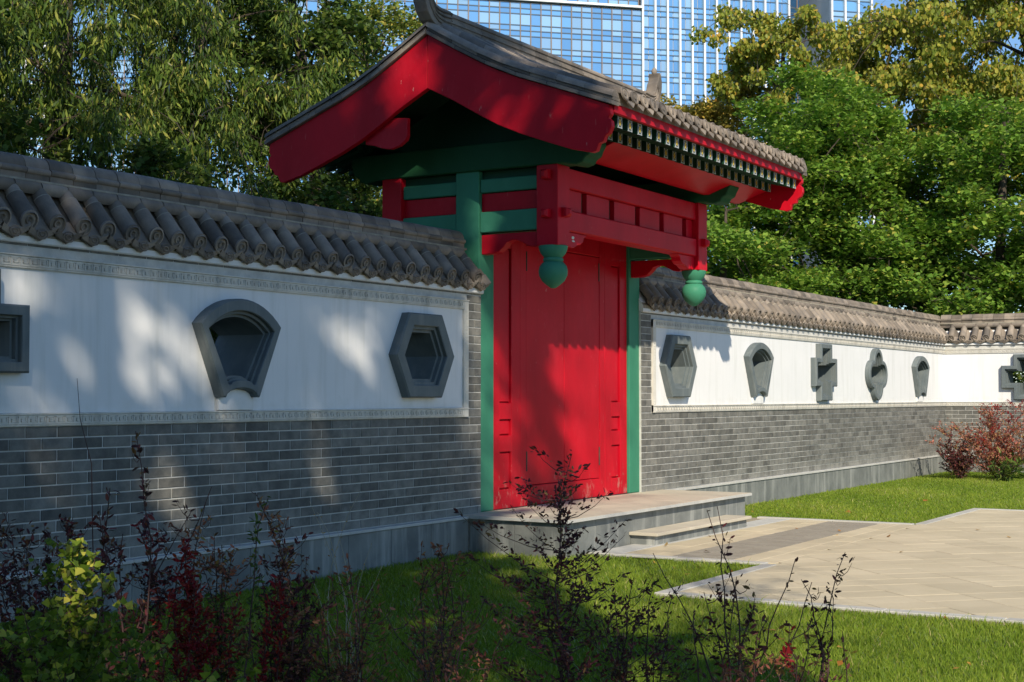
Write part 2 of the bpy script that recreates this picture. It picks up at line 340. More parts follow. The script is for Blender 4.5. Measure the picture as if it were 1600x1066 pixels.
def tree(name, label, base, trunk_top, crown, leafmat, nleaf, lsize, seed, shape='oval', clusters=90, cr=.55, droop=0., trunk_r=.16, squash=.6, group=None, mask=None, limbs=7, lean_n=None, cat='tree', thin=.0, flat=.5):
    rng = np.random.default_rng(seed)
    root = thing(name, base, label, cat, group)
    base = np.array(base, float); top = np.array(trunk_top, float)
    cen = []; 
    for (cx, cy, cz, rx, ry, rz) in crown:
        k = max(3, int(clusters * rx * ry * rz / sum(c[3] * c[4] * c[5] for c in crown)))
        d = rng.normal(size=(k, 3)); d /= np.linalg.norm(d, axis=1)[:, None]
        rad = rng.uniform(.25, 1, k) ** .45
        cen.append(np.array([cx, cy, cz]) + d * rad[:, None] * np.array([rx, ry, rz]))
    cen = np.concatenate(cen)
    # wood
    mb = MB(); tp = curve_pts(base - np.array([0, 0, .1]), top, 0, rng, 8, .04)
    mb.tube(tp, [trunk_r * (1.25 if i == 0 else 1 - .55 * i / 7) for i in range(8)], 10)
    nodes = [(p, trunk_r * (1 - .55 * i / 7) * .6) for i, p in enumerate(tp) if i >= 3]
    idx = rng.permutation(len(cen))[:limbs * 3]
    for q, i in enumerate(idx):
        pn = [n_ for n_ in nodes if n_[0][2] < cen[i][2] + .3] or nodes
        p0, r0 = min(pn, key=lambda n_: np.linalg.norm(n_[0] - cen[i]) + .3 * abs(n_[0][2] - cen[i][2] + .8))
        r0 = min(r0, trunk_r * .45)
        pp = curve_pts(p0, cen[i], .06, rng, 6, .07); rr = [r0 * (1 - .8 * t / 5) for t in range(6)]
        mb.tube(pp, rr, 6, cap=False); nodes += [(p, r * .7) for p, r in list(zip(pp, rr))[1:]]
    P = np.array([n_[0] for n_ in nodes])
    for i in range(len(cen)):
        j = np.argmin(np.linalg.norm(P - cen[i], axis=1))
        if np.linalg.norm(P[j] - cen[i]) > .1:
            mb.tube(curve_pts(P[j], cen[i], .05, rng, 4, .08), [min(.022, nodes[j][1]), .014, .010, .006], 4, cap=False)
        for _ in range(2):
            e = cen[i] + rng.normal(size=3) * cr * .8 + np.array([0, 0, -droop * .5])
            mb.tube(curve_pts(cen[i], e, .05, rng, 3, .1), [.008, .006, .003], 3, cap=False)
    put('trunk', mb.mesh('trunk', BARK, smooth=60, recalc=False), root)
    # leaves
    w_ = rng.uniform(.3, 1.6, len(cen)); w_ /= w_.sum()
    ci = rng.choice(len(cen), nleaf, p=w_)
    g = rng.normal(size=(nleaf, 3)); g /= np.linalg.norm(g, axis=1)[:, None]
    off = g * (rng.uniform(0, 1, nleaf) ** .5)[:, None] * cr * 1.25 * np.array([1, 1, squash])
    if droop: off[:, 2] -= rng.uniform(0, 1, nleaf) ** 1.3 * droop; off[:, :2] *= .75
    pos = cen[ci] + off
    if mask is not None: pos = pos[mask(pos, rng)]
    n2 = len(pos); dirn = None
    if droop: dirn = np.stack([rng.normal(size=n2) * .45, rng.normal(size=n2) * .45, -np.ones(n2)], 1)
    nrm = None
    me = leaf_mesh('crown', leafmat, pos, lsize, nrm, dirn, shape, rng, flat if not droop else -.3)
    put('crown', me, root)
    return root

# ================================================================== SETTING
Zp = 0.04     # paving level
mb = MB(); mb.box(-400, 700, -400, 700, -.5, 0)
put('ground', mb.mesh('ground', SOIL), kind='structure')

# paving ------------------------------------------------------------
PX0, PX1, PY1 = -1.72, 7.68, -2.86        # plaza x range, its wall-side edge
QX0, QX1 = 0.44, 5.02                     # path from the steps
mb = MB(); mb.box(PX0, PX1, -11, PY1, -.05, Zp - .012); mb.box(QX0, QX1, PY1 + .0, -.4, -.05, Zp - .012)
plaza = put('plaza_paving', mb.mesh('plaza_paving', SAND), kind='structure')
rngp = random.Random(4)
def inside(x, y): return (PX0 + .1 < x < PX1 - .1 and -10.9 < y < PY1 - .0)
pv = MB(); pv.box(-.148, .148, -.223, .223, 0, .05)
pv_me = pv.mesh('paver', PAVER, bevel=.0015)
from math import sqrt
def clip_poly(poly, x0, x1, y0, y1):
    for ax, lim, sg in ((0, x0, 1), (0, x1, -1), (1, y0, 1), (1, y1, -1)):
        out = []
        for i in range(len(poly)):
            a, b = poly[i], poly[(i + 1) % len(poly)]; da = (a[ax] - lim) * sg; db = (b[ax] - lim) * sg
            if da >= 0: out.append(a)
            if da * db < 0:
                t = da / (da - db); out.append((a[0] + (b[0] - a[0]) * t, a[1] + (b[1] - a[1]) * t))
        poly = out
        if len(poly) < 3: return []
    return poly
def area(p): return abs(sum(p[i][0] * p[(i + 1) % len(p)][1] - p[(i + 1) % len(p)][0] * p[i][1] for i in range(len(p)))) / 2
cells = []
c45 = 1 / sqrt(2); ux, uy = (c45, c45), (c45, -c45)
for i in range(-40, 60):
    for j in range(-60, 60):
        ca = i * .30; cb = j * .45
        hx, hy = .1475, .2225
        P = [(ux[0] * (ca + a) + uy[0] * (cb + b), ux[1] * (ca + a) + uy[1] * (cb + b)) for a, b in ((-hx, -hy), (hx, -hy), (hx, hy), (-hx, hy))]
        cxm = sum(p[0] for p in P) / 4; cym = sum(p[1] for p in P) / 4
        if not (PX0 - .4 < cxm < PX1 + .4 and -9 < cym < PY1 + .4): continue
        full = all(PX0 + .13 < p[0] < PX1 - .13 and p[1] < PY1 - .0 for p in P)
        d = math.hypot(cxm + 11.38, cym + 7.47)
        cells.append((d, full, cxm, cym, P, rngp.uniform(-.0010, .0008)))
cells.sort(key=lambda c: c[0]); nobj = 0; far = MB()
def in_view(x, y):
    dx, dy = x + 11.376, y + 7.466; fx, fy = .8542, .5200; rx, ry = .5200, -.8542
    z = dx * fx + dy * fy; r = dx * rx + dy * ry
    return z > 6.5 and abs(r) < .40 * z
for d, full, x, y, P, dz in cells:
    if full and nobj < 190 and in_view(x, y):
        put('paver', pv_me, plaza, (x, y, Zp - .05 + dz), (0, 0, -R(45) + R(90))); nobj += 1
    else:
        Q = clip_poly(P, PX0 + .13, PX1 - .13, -10.8, PY1 - .0)
        if len(Q) > 2 and area(Q) > .004: far.prism(Q, 'z', Zp - .03, Zp + dz)
if far.v: put('far_pavers', far.mesh('far_pavers', PAVER, bevel=.003), plaza, kind='stuff')
# path: beige rows, grey textured strip, beige rows
y = -1.36; row = 0
spec = [(-1.62, -1.38, KERB, .9), (-1.90, -1.63, PAVER, .6)]
nb = MB(); nb.box(QX0, QX1, -1.37, -1.09, Zp - .03, Zp + .001)
put('path_border_slab', nb.mesh('path_border_slab', SLABE, bevel=.003), plaza)
rows = [(-1.665, -1.375, PAVER, .45), (-1.86, -1.67, PAVER, .45)]
yy = -2.44
rows += [(-2.655, -2.445, PAVER, .45), (-2.855, -2.66, PAVER, .45)]
for (ya, yb, mt, wd) in rows:
    x = QX0 + .13 - rngp.random() * .2
    while x < QX1 - .13:
        xa = max(x, QX0 + .13); xb = min(x + wd - .006, QX1 - .13)
        if xb - xa > .03:
            q = MB(); q.box(xa, xb, ya, yb, Zp - .03, Zp + rngp.uniform(-.001, .0015)); put('paver', q.mesh('paver', mt, bevel=.003), plaza)
        x += wd
tc_ = MB(); tc_.box(-.0945, .0945, -.094, .094, 0, .03)
for k in range(6): tc_.box(-.0945 + .0045 + k * .0315, -.0945 + .024 + k * .0315, -.09, .09, .0299, .034)
tact_me = tc_.mesh('tactile_paver', TACT)
x = QX0 + .23
while x < QX1 - .2:
    for k in range(3): put('tactile_paver', tact_me, plaza, (x, -1.96 - k * .1925, Zp - .03 + rngp.uniform(-.001, .001)))
    x += .193
# kerbs
def kerb(x0, y0, x1, y1, wd=.12, seg=.8):
    L = math.hypot(x1 - x0, y1 - y0); n = max(1, round(L / seg)); a = math.atan2(y1 - y0, x1 - x0)
    for i in range(n):
        q = MB(); l = L / n; q.box(.003, l - .003, -wd / 2, wd / 2, -.04, Zp + .006 + rngp.uniform(-.002, .002))
        put('kerb_stone', q.mesh('kerb_stone', KERB, bevel=.005), plaza, (x0 + math.cos(a) * i * l, y0 + math.sin(a) * i * l, 0), (0, 0, a))
kerb(PX0, PY1 + .0, QX0, PY1 + .0); kerb(PX0 + .06, PY1 - .06, PX0 + .06, -10.8)
kerb(QX0 + .06, PY1 + .06, QX0 + .06, -1.1); kerb(QX1 - .06, PY1 + .06, QX1 - .06, -.95)
kerb(QX1, PY1, PX1, PY1); kerb(PX1 - .06, PY1 - .06, PX1 - .06, -10.8)

# ================================================================== BOUNDARY WALLS
def offset_poly(P, d):
    n = len(P); out = []
    A = sum(P[i][0] * P[(i + 1) % n][1] - P[(i + 1) % n][0] * P[i][1] for i in range(n)); sg = 1 if A > 0 else -1
    for i in range(n):
        a, b, c = Vector(P[i - 1]), Vector(P[i]), Vector(P[(i + 1) % n])
        e1 = (b - a).normalized(); e2 = (c - b).normalized()
        n1 = Vector((-e1.y, e1.x)) * sg; n2 = Vector((-e2.y, e2.x)) * sg
        k = 1 + n1.dot(n2); mi = (n1 + n2) / max(k, .35)
        q = b + mi * d; out.append((q.x, q.y))
    return out
def hexp(): return [(-.455, 0), (-.255, -.375), (.255, -.375), (.455, 0), (.255, .375), (-.255, .375)]
def fanp():
    P = []
    cx, cy, r = 0, -.243, .493 + .115
    cy = .37 - r
    a0 = math.asin(.45 / r)
    for k in range(17):
        a = a0 - 2 * a0 * k / 16; P.append((r * math.sin(a), cy + r * math.cos(a)))
    P.append((-.205, -.37)); P.append((-.165, -.37))
    for k in range(1, 8):
        a = math.pi * (1 - k / 8); P.append((.165 * math.cos(a), -.37 + .065 * math.sin(a)))
    P.append((.165, -.37)); P.append((.205, -.37))
    return P
def crossp():
    a, b, c, d = .255, .48, .43, .215
    return [(-a, -c), (a, -c), (a, -d), (b, -d), (b, d), (a, d), (a, c), (-a, c), (-a, d), (-b, d), (-b, -d), (-a, -d)]
def quatp():
    P = []
    circ = [(.24, 0, .25, .235), (-.24, 0, .25, .235), (0, .20, .235, .235), (0, -.20, .235, .235)]
    for k in range(56):
        a = 2 * math.pi * k / 56; best = 0; c, s = math.cos(a), math.sin(a)
        for (x, y, rx, ry) in circ:
            A = (c / rx) ** 2 + (s / ry) ** 2; B = -2 * (c * x / rx ** 2 + s * y / ry ** 2); Cc = (x / rx) ** 2 + (y / ry) ** 2 - 1
            D = B * B - 4 * A * Cc
            if D >= 0: best = max(best, (-B + math.sqrt(D)) / (2 * A))
        P.append((best * c, best * s))
    return P
SH = {'hex': (hexp(), 1.0), 'fan': (fanp(), .8), 'cross': (crossp(), .62), 'quat': (quatp(), .62)}
TH = .40
YC = .20
TA_ = R(51)
def inset(kind, P0, d):
    if not d: return P0
    if kind != 'fan' or d < .02: return offset_poly(P0, d)
    # tapered fan: clip each offset by blending towards an inner fan so the concave foot stays clean
    f = d / .135; out = []
    r = .608 - .135 ; cyy = .37 - .608; hb = .115
    inner = []
    a0 = math.asin(.315 / r)
    for k in range(17):
        a = a0 - 2 * a0 * k / 16; inner.append((r * math.sin(a), cyy + r * math.cos(a)))
    inner += [(-hb, -.225), (-hb * .85, -.225)] + [(hb * .85 * math.cos(math.pi * (1 - k / 8)), -.225 + .02 * math.sin(math.pi * (1 - k / 8))) for k in range(1, 8)] + [(hb * .85, -.225), (hb, -.225)]
    return [(p[0] + (q[0] - p[0]) * f, p[1] + (q[1] - p[1]) * f) for p, q in zip(P0, inner)]
def window(root, kind, cx, cz=1.84):
    P0, k = SH[kind]
    prof = [(0, .002), (0, -.075), (.012, -.09), (.105 * k, -.09), (.112 * k, -.084), (.112 * k, -.05), (.14 * k, -.05), (.14 * k, -.015), (.168 * k, -.015), (.168 * k, TH + .01)]
    m = MB(); rings = []
    for d, y in prof:
        Q = inset(kind, P0, d); rings.append([(cx + p[0], y, cz + p[1]) for p in Q])
    n = len(P0); V = [p for r_ in rings for p in r_]
    F = [(i * n + j, i * n + (j + 1) % n, (i + 1) * n + (j + 1) % n, (i + 1) * n + j) for i in range(len(rings) - 1) for j in range(n)]
    m.add(V, F)
    # back frame ring
    Q = inset(kind, P0, .168 * k)
    V = [(cx + p[0], TH + .01, cz + p[1]) for p in Q] + [(cx + p[0], TH + .05, cz + p[1]) for p in Q] + [(cx + p[0], TH + .05, cz + p[1]) for p in P0] + [(cx + p[0], TH - .002, cz + p[1]) for p in P0]
    m.add(V, [(i * n + j, i * n + (j + 1) % n, (i + 1) * n + (j + 1) % n, (i + 1) * n + j) for i in range(3) for j in range(n)])
    put('window_frame', m.mesh('window_frame', FRAMEM, smooth=25), root)
    return [(cx + p[0], cz + p[1]) for p in offset_poly(P0, .05)]

def cdt(loops):
    vs, es = [], []
    for l in loops:
        o = len(vs); vs += [Vector((v.x, v.y)) for v in l]; es += [(o + i, o + (i + 1) % len(l)) for i in range(len(l))]
    r_ = geometry.delaunay_2d_cdt(vs, es, [], 0, 1e-6)
    V, F = r_[0], r_[2]
    def inp(p, L):
        c = False; n = len(L)
        for i in range(n):
            a, b = L[i], L[(i + 1) % n]
            if (a.y > p.y) != (b.y > p.y) and p.x < (b.x - a.x) * (p.y - a.y) / (b.y - a.y) + a.x: c = not c
        return c
    out = []
    for f in F:
        c = (V[f[0]] + V[f[1]] + V[f[2]]) / 3
        if inp(c, loops[0]) and not any(inp(c, h) for h in loops[1:]): out.append(tuple(f))
    return V, out
BRL, BRH = .26, .0767
def brick_mesh(l, h, name='brick'):
    m = MB(); m.box(0.0047, l - .0047, 0, .02, .0047, h - .0047); return m.mesh(name, BRICK, bevel=.0025)
BR = {1: brick_mesh(BRL, BRH), .5: brick_mesh(BRL / 2, BRH)}
# tiles (local: eave at -y)
def roll_tile_mesh():
    m = MB(); a = TA_; dy, dz = -math.cos(a), -math.sin(a)
    def seg(t0, t1, r0, r1, mt, n=9):
        V = []
        for t, r in ((t0, r0), (t1, r1)):
            for k in range(n + 1):
                th = math.pi * (k / n) * 1.16 - math.pi * .08
                px = r * math.cos(th); pn = r * math.sin(th)
                V.append((px, dy * t + (-dz) * 0 + math.sin(a) * -pn, dz * t + math.cos(a) * pn))
        m.add(V, [(k, k + 1, n + 2 + k, n + 1 + k) for k in range(n)], mt)
    seg(0, .10, .052, .052, 0); seg(.098, .107, .060, .060, 1); seg(.105, .305, .060, .062, 0)
    # end disc, facing outward along the slope
    c = (0, dy * .40, dz * .40); n = 16
    ta = R(16); ec_ = (dy * .305, dz * .305)
    def ring(r, t): return [(r * math.cos(2 * math.pi * k / n), ec_[0] - math.cos(ta) * (t - .295) - math.sin(ta) * r * math.sin(2 * math.pi * k / n), ec_[1] - math.sin(ta) * (t - .295) + math.cos(ta) * r * math.sin(2 * math.pi * k / n)) for k in range(n)]
    rr = [(.050, .26), (.062, .30), (.067, .303), (.067, .318), (.056, .321), (.050, .309), (.032, .309), (.028, .321), (.020, .321), (.014, .309)]
    V = [p for r_, t in rr for p in ring(r_, t)]
    F = [(i * n + k, i * n + (k + 1) % n, (i + 1) * n + (k + 1) % n, (i + 1) * n + k) for i in range(len(rr) - 1) for k in range(n)] + [tuple((len(rr) - 1) * n + k for k in range(n))]
    m.add(V, F, 0)
    return m.mesh('roll_tile', [TILE, MORTAR], smooth=35)
def drip_tile_mesh(L=.35, half=.108, tongue=.060):
    m = MB(); a = TA_; dy, dz = -math.cos(a), -math.sin(a); n = 8; V = []
    steps = [0, .12, .12, .24, .24, L]
    lift = [0, 0, .008, .008, .016, .016]
    for t, lf in zip(steps, lift):
        for k in range(n + 1):
            s = -1 + 2 * k / n; pn = -.055 + .045 * s * s + lf
            V.append((half * s, dy * t - math.sin(a) * pn, dz * t + math.cos(a) * pn))
    m.add(V, [(i * (n + 1) + k, i * (n + 1) + k + 1, (i + 1) * (n + 1) + k + 1, (i + 1) * (n + 1) + k) for i in range(5) for k in range(n)])
    # tongue
    ey = dy * L; ez = dz * L
    top = []; 
    for k in range(n + 1):
        s = -1 + 2 * k / n; pn = -.055 + .045 * s * s + .016; top.append((half * s * .98, ey - math.sin(a) * pn, ez + math.cos(a) * pn))
    outl = top + [(half * .90, ey + .03, ez - .035), (half * .60, ey + .032, ez - .050), (half * .30, ey + .034, ez - .064), (0, ey + .036, ez - tongue - .020), (-half * .30, ey + .034, ez - .064), (-half * .60, ey + .032, ez - .050), (-half * .90, ey + .03, ez - .035)]
    nn = len(outl); V = outl + [(p[0], p[1] + .014, p[2] - .006) for p in outl]
    m.add(V, [tuple(range(nn)), tuple(range(2 * nn - 1, nn - 1, -1))] + [(i, (i + 1) % nn, nn + (i + 1) % nn, nn + i) for i in range(nn)])
    # relief ring
    for rr, hh in ((.034, .006), (.016, .007)):
        P = [(rr * 1.3 * math.cos(t * math.pi / 6), ey + .026 - hh, ez - .040 + rr * math.sin(t * math.pi / 6)) for t in range(12)]
        m.tube(P + [P[0]], .004, 4, cap=False)
    return m.mesh('drip_tile', TILE, smooth=35)
ROLL = roll_tile_mesh(); DRIP = drip_tile_mesh()
def ridge_tile_mesh(L=.2):
    m = MB()
    def arc(cy, cz, r, a0, a1, n): return [(cy + r * math.cos(R(a0 + (a1 - a0) * k / n)), cz + r * math.sin(R(a0 + (a1 - a0) * k / n))) for k in range(n + 1)]
    half = [(.088, 0), (.088, .045)] + arc(.085, .066, .022, -80, 80, 5) + [(.086, .09)] + arc(.0, .088, .086, 8, 90, 7)
    P = half + [(-p[0], p[1]) for p in half[::-1][1:]]
    m.prism([(p[0], p[1]) for p in P], 'x', .0025, L - .0025)
    return m.mesh('ridge_tile', TILE, smooth=40, bevel=0)
RIDGE = ridge_tile_mesh()
fm = MB(); 
V = []
for xx in (.004, .215):
    for k in range(8): th = math.pi * (.05 + .75 * k / 7); V.append((xx, -.052 * math.sin(th) * 1.0 - .0, .052 * math.cos(th)))
fm.add(V, [(k, k + 1, 9 + k, 8 + k) for k in range(7)]); FILLER = fm.mesh('filler_tile', TILE, smooth=60)

KEY = [(0, 0, 0, 1), (0, 1, .78, 1), (.78, 1, .78, .2), (.78, .2, .3, .2), (.3, .2, .3, .62), (.3, .62, .54, .62)]
def fret(m, s0, s1, z0, z1, yf, unit=.075, vert=False):
    t = .0055; n = int((s1 - s0) / unit); u = (s1 - s0) / max(n, 1)
    for i in range(n):
        for (ax, az, bx, bz) in KEY:
            xa = s0 + i * u + min(ax, bx) * u; xb = s0 + i * u + max(ax, bx) * u; za = z0 + min(az, bz) * (z1 - z0); zb = z0 + max(az, bz) * (z1 - z0)
            m.box(xa - t / 2, xb + t / 2, yf - .005, yf + .002, za - t / 2, zb + t / 2)

def wall(frame, root_at, label, s0, s1, panels, wins, tile_range, ridge_range, brick_vis, ends=(False, False), seed=0, group=None, pl=(None, None), fret_to=1e9):
    """panels: (p0,p1) plaster extents incl. trim; local x = s, front -y"""
    rg = random.Random(seed)
    root = thing('boundary_wall', root_at, label, 'wall', group, frame)
    p0, p1 = panels
    zb, zt = 1.285, 2.385
    # core: below panel, above panel, beside panel
    m = MB(); m.box(s0, s1, .006, TH - .006, 0, zb + .03, 0); m.box(s0, s1, .006, TH - .006, zt - .03, 2.47, 0)
    if p0 > s0: m.box(s0, p0 + .03, .0062, TH - .0062, zb + .03, zt - .03, 0)
    if p1 < s1: m.box(p1 - .03, s1, .0062, TH - .0062, zb + .03, zt - .03, 0)
    put('masonry_core', m.mesh('masonry_core', JOINT), root)
    e0 = .02 if p0 > s0 else 0; e1 = .02 if p1 < s1 else 0
    holes = [window(root, k, c) for k, c in wins]
    loops = [[Vector((p0 + e0, zb + .02, 0)), Vector((p1 - e1, zb + .02, 0)), Vector((p1 - e1, zt - .02, 0)), Vector((p0 + e0, zt - .02, 0))]] + [[Vector((q[0], q[1], 0)) for q in h] for h in holes]
    flat, tri = cdt(loops)
    m = MB()
    for yy in (0.0, TH): m.add([(v.x, yy, v.y) for v in flat], [tuple(t) for t in tri])
    pm = m.mesh('plaster_panel', PLASTER, recalc=False); put('plaster_panel', pm, root)
    # trim bands
    m = MB(); yb = -.02
    def band(z0, z1, a, b):
        m.prism([(.004, z0), (-.012, z0), (-.016, z0 + .006), (-.016, z0 + .012), (yb, z0 + .016), (yb, z1 - .016), (-.03, z1 - .012), (-.03, z1 - .004), (.004, z1)], 'x', a, b)
    band(zb, zb + .088, p0, p1); band(zt - .093, zt, p0, p1)
    if p0 > s0: m.box(p0, p0 + .075, -.0215, .004, zb + .002, zt - .002)
    if p1 < s1: m.box(p1 - .075, p1, -.0215, .004, zb + .002, zt - .002)
    tr = put('trim_band', m.mesh('trim_band', TRIM), root)
    m = MB(); a_ = p0 + (.09 if p0 > s0 else .01); b_ = p1 - (.09 if p1 < s1 else .01)
    fret(m, max(a_, brick_vis[0] - .3), min(b_, fret_to), zb + .026, zb + .062, yb); fret(m, max(a_, brick_vis[0] - .3), min(b_, fret_to), zt - .066, zt - .028, yb)
    for side, xx in ((p0 > s0, p0 + .0375), (p1 < s1, p1 - .0375)):
        if side:
            z = zb + .1
            while z < zt - .1: m.box(xx - .014, xx + .014, -.0245, -.02, z, z + .018); z += .034
    put('fret_relief', m.mesh('fret_relief', TRIM), tr, kind='stuff')
    # thin weathered seams under the fan windows
    m = MB()
    for k, c in wins:
        if k == 'fan':
            for q in (-.2, .2): m.box(c + q - .004, c + q + .004, -.003, .001, zb + .085, 1.475)
    if m.v: put('seam', m.mesh('seam', TRIM), root)
    for k, c in wins:
        if k == 'fan':
            P = [(c - .19, zb + .089), (c + .19, zb + .089), (c + .19, 1.47)] + [(c + .16 * math.cos(math.pi * q / 10), 1.475 + .058 * math.sin(math.pi * q / 10)) for q in range(11)] + [(c - .19, 1.47)]
            q = MB(); q.prism(P, 'y', -.03, .002); put('window_foot', q.mesh('window_foot', PLASTER, bevel=.004), root)
    # plinth
    x0_, x1_ = pl[0] if pl[0] is not None else s0, pl[1] if pl[1] is not None else s1
    x = x0_
    while x < x1_ - .01:
        xb = min(x + .6, x1_)
        q = MB(); q.box(x + .0015, xb - .0015, -.06, .006, -.05, .335); put('plinth_slab', q.mesh('plinth_slab', GRANITE, bevel=.003), root); x = xb
    x = x0_
    while x < x1_ - .01:
        xb = min(x + 1.2, x1_)
        q = MB(); q.box(x + .001, xb - .001, -.075, .006, .337, .362); put('plinth_cap', q.mesh('plinth_cap', SLABE, bevel=.003), root); x = xb
    # bricks
    cand = []; stuffb = MB()
    zc = .365; row = 0
    while zc < 2.45:
        def runs():
            if zc < zb - .02: return [(s0, s1)]
            if zc > zt - .02: return [(s0, s1)]
            r_ = []
            if p0 > s0 + .02: r_.append((s0, p0 - .004))
            if p1 < s1 - .02: r_.append((p1 + .004, s1))
            return r_
        for a, b in runs():
            x = a - (row % 2) * BRL / 2
            if b - a > 1: x = math.floor(a / BRL) * BRL + (row % 2) * BRL / 2 - BRL
            while x < b - .02:
                xa, xb = max(x, a), min(x + BRL, b)
                if xb - xa > .03: cand.append((xa, xb, zc))
                x += BRL
        row += 1; zc += BRH
        if zb - .075 < zc < zb - .02 and False: pass
        if zc > zb - .03 and zc < zb + .04: zc = zb + .004 if False else zc
    # clamp course directly above the panel
    vis = [c for c in cand if brick_vis[0] <= c[0] <= brick_vis[1]]; inv = [c for c in cand if not (brick_vis[0] <= c[0] <= brick_vis[1])]
    vis.sort(key=lambda c: c[0] * (1 if brick_vis[2] > 0 else -1)); inv += vis[300:]; vis = vis[:300]
    cache = {}
    for xa, xb, z in vis:
        l = round(xb - xa, 3); hh = BRH
        if abs(l - BRL) < .002: me = BR[1]
        else:
            if l not in cache: cache[l] = brick_mesh(l, hh)
            me = cache[l]
        put('brick', me, root, (xa, rg.uniform(-.0012, .0012), z))
    for xa, xb, z in inv:
        yy = rg.uniform(-.001, .001); stuffb.box(xa + .0045, xb - .0045, yy, .02, z + .0045, z + BRH - .0045)
    if stuffb.v: put('far_bricks', stuffb.mesh('far_bricks', BRICK), root, kind='stuff')
    # cove under the eaves (front and back)
    m = MB()
    for sg in (1, -1):
        f = lambda y: y if sg > 0 else TH - y
        m.prism([(f(.01), 2.453), (f(-.018), 2.455), (f(-.026), 2.463), (f(-.028), 2.53), (f(.0), 2.57), (f(.12), 2.74), (f(.12), 2.47), (f(.01), 2.468)], 'x', s0, s1 + .003)
    put('eaves_cove', m.mesh('eaves_cove', PLASTER, smooth=40), root)
    # roof deck under the tiles
    m = MB(); m.prism([(-.03, 2.50), (-.03, 2.535), (YC, 2.80), (TH + .03, 2.535), (TH + .03, 2.50)], 'x', s0 + .002, s1 - .002)
    put('tile_bed', m.mesh('tile_bed', MORTAR), root)
    # tiles
    t0, t1 = tile_range; n = round((t1 - t0) / .219); pt = (t1 - t0) / n
    ty, tz = .125, 2.835
    backm = MB()
    for i in range(n + 1):
        x = t0 + i * pt
        put('roll_tile', ROLL, root, (x, ty + rg.uniform(-.004, .004), tz + rg.uniform(-.003, .003)), (0, 0, R(rg.uniform(-1.2, 1.2))))
        if i < n:
            put('drip_tile', DRIP, root, (x + pt / 2, ty + rg.uniform(-.003, .003), tz - .005), (0, 0, R(rg.uniform(-1, 1))))
            put('filler_tile', FILLER, root, (x + .002, .112, tz + .0))
    put('drip_tile', DRIP, root, (t1 + pt / 2, ty, tz - .005)) if not ends[1] else None
    # back slope
    m = MB()
    for i in range(n + 1):
        x = t0 + i * pt
        P = [(x + .056 * math.cos(math.pi * k / 6), .056 * math.sin(math.pi * k / 6)) for k in range(7)]
        a = TA_; V = []
        for t in (0, .32):
            for px, pn in P: V.append((px, TH - ty + math.cos(a) * t + math.sin(a) * pn, tz - math.sin(a) * t + math.cos(a) * pn))
        m.add(V, [(k, k + 1, 8 + k, 7 + k) for k in range(6)] + [tuple(range(7, 14))])
    m.prism([(TH - ty, tz - .02), (TH - ty + .20, tz - .265), (TH - ty + .20, tz - .31), (TH - ty, tz - .06)], 'x', t0, t1)
    put('rear_tiles', m.mesh('rear_tiles', TILE, smooth=40), root, kind='stuff')
    # ridge
    r0, r1 = ridge_range
    m = MB(); 
    m.box(r0, r1, YC - .10, YC + .10, 2.80, 2.875, 0)
    m.prism([(YC - .115, 2.868), (YC - .125, 2.874), (YC - .12, 2.888), (YC + .12, 2.888), (YC + .125, 2.874), (YC + .115, 2.868)], 'x', r0, r1, 1)
    put('ridge_base', m.mesh('ridge_base', [TILE, MORTAR]), root)
    x = r0; i = 0
    while x < r1 - .05:
        put('ridge_tile', RIDGE, root, (x, YC + rg.uniform(-.003, .003), 2.885 + rg.uniform(-.004, .003)), (0, R(rg.uniform(-.4, .4)), R(rg.uniform(-.8, .8)))); x += .2
    return root

LW = wall(Matrix(), (-2.7, .17, 0), 'near boundary wall left of the red gate, cross, fan and hexagon openings in white plaster', -9.0, .325, (-9.0, .072), [('cross', -8.1), ('cross', -5.592), ('fan', -3.135), ('hex', -.717)],
          (-8.85, .13), (-9.0, .19), (-5.9, .33, -1), seed=1, pl=(None, 0.0))
RW = wall(Matrix(), (10.4, .17, 0), 'boundary wall right of the red gate running back to the corner, five openings in white plaster', 3.77, 17.0, (4.045, 17.0), [('hex', 4.70), ('fan', 7.30), ('cross', 9.94), ('quat', 12.53), ('fan', 15.18)],
          (3.90, 16.93), (3.8, 17.1), (3.7, 20, 1), seed=2, pl=(3.77, 17.0), ends=(False, True))
FR = Matrix.Translation((17, 0, 0)) @ Matrix.Rotation(R(-90), 4, 'Z')
CW = wall(FR, (3.5, .17, 0), 'boundary wall turning towards the viewer behind the red bush, a cross opening at the frame edge', 0.0, 7.5, (0.0, 7.5), [('cross', 1.555), ('hex', 4.1), ('fan', 6.5)],
          (.14, 7.4), (-.1, 7.5), (0, 2.3, 1), seed=3)

# ================================================================== PLATFORM AND STEP
PF = thing('entrance_platform', (2.15, -.5, 0), 'granite platform with sandstone top and one step in front of the red gate', 'platform')
m = MB(); m.box(.06, 4.24, -1.02, .3, -.05, .33)
put('platform_core', m.mesh('platform_core', JOINT), PF)
def riser_x(x0, x1, y, z0, z1, seg, nm='riser_slab'):
    n = max(1, round((x1 - x0) / seg)); l = (x1 - x0) / n
    for i in range(n):
        q = MB(); q.box(x0 + i * l + .0015, x0 + (i + 1) * l - .0015, y, y + .03, z0, z1); put(nm, q.mesh(nm, GRANITE, bevel=.002), PF)
def riser_y(y0, y1, x, z0, z1, seg, s=1):
    n = max(1, round((y1 - y0) / seg)); l = (y1 - y0) / n
    for i in range(n):
        q = MB(); q.box(x, x + .03 * s, y0 + i * l + .0015, y0 + (i + 1) * l - .0015, z0, z1); put('riser_slab', q.mesh('riser_slab', GRANITE, bevel=.002), PF)
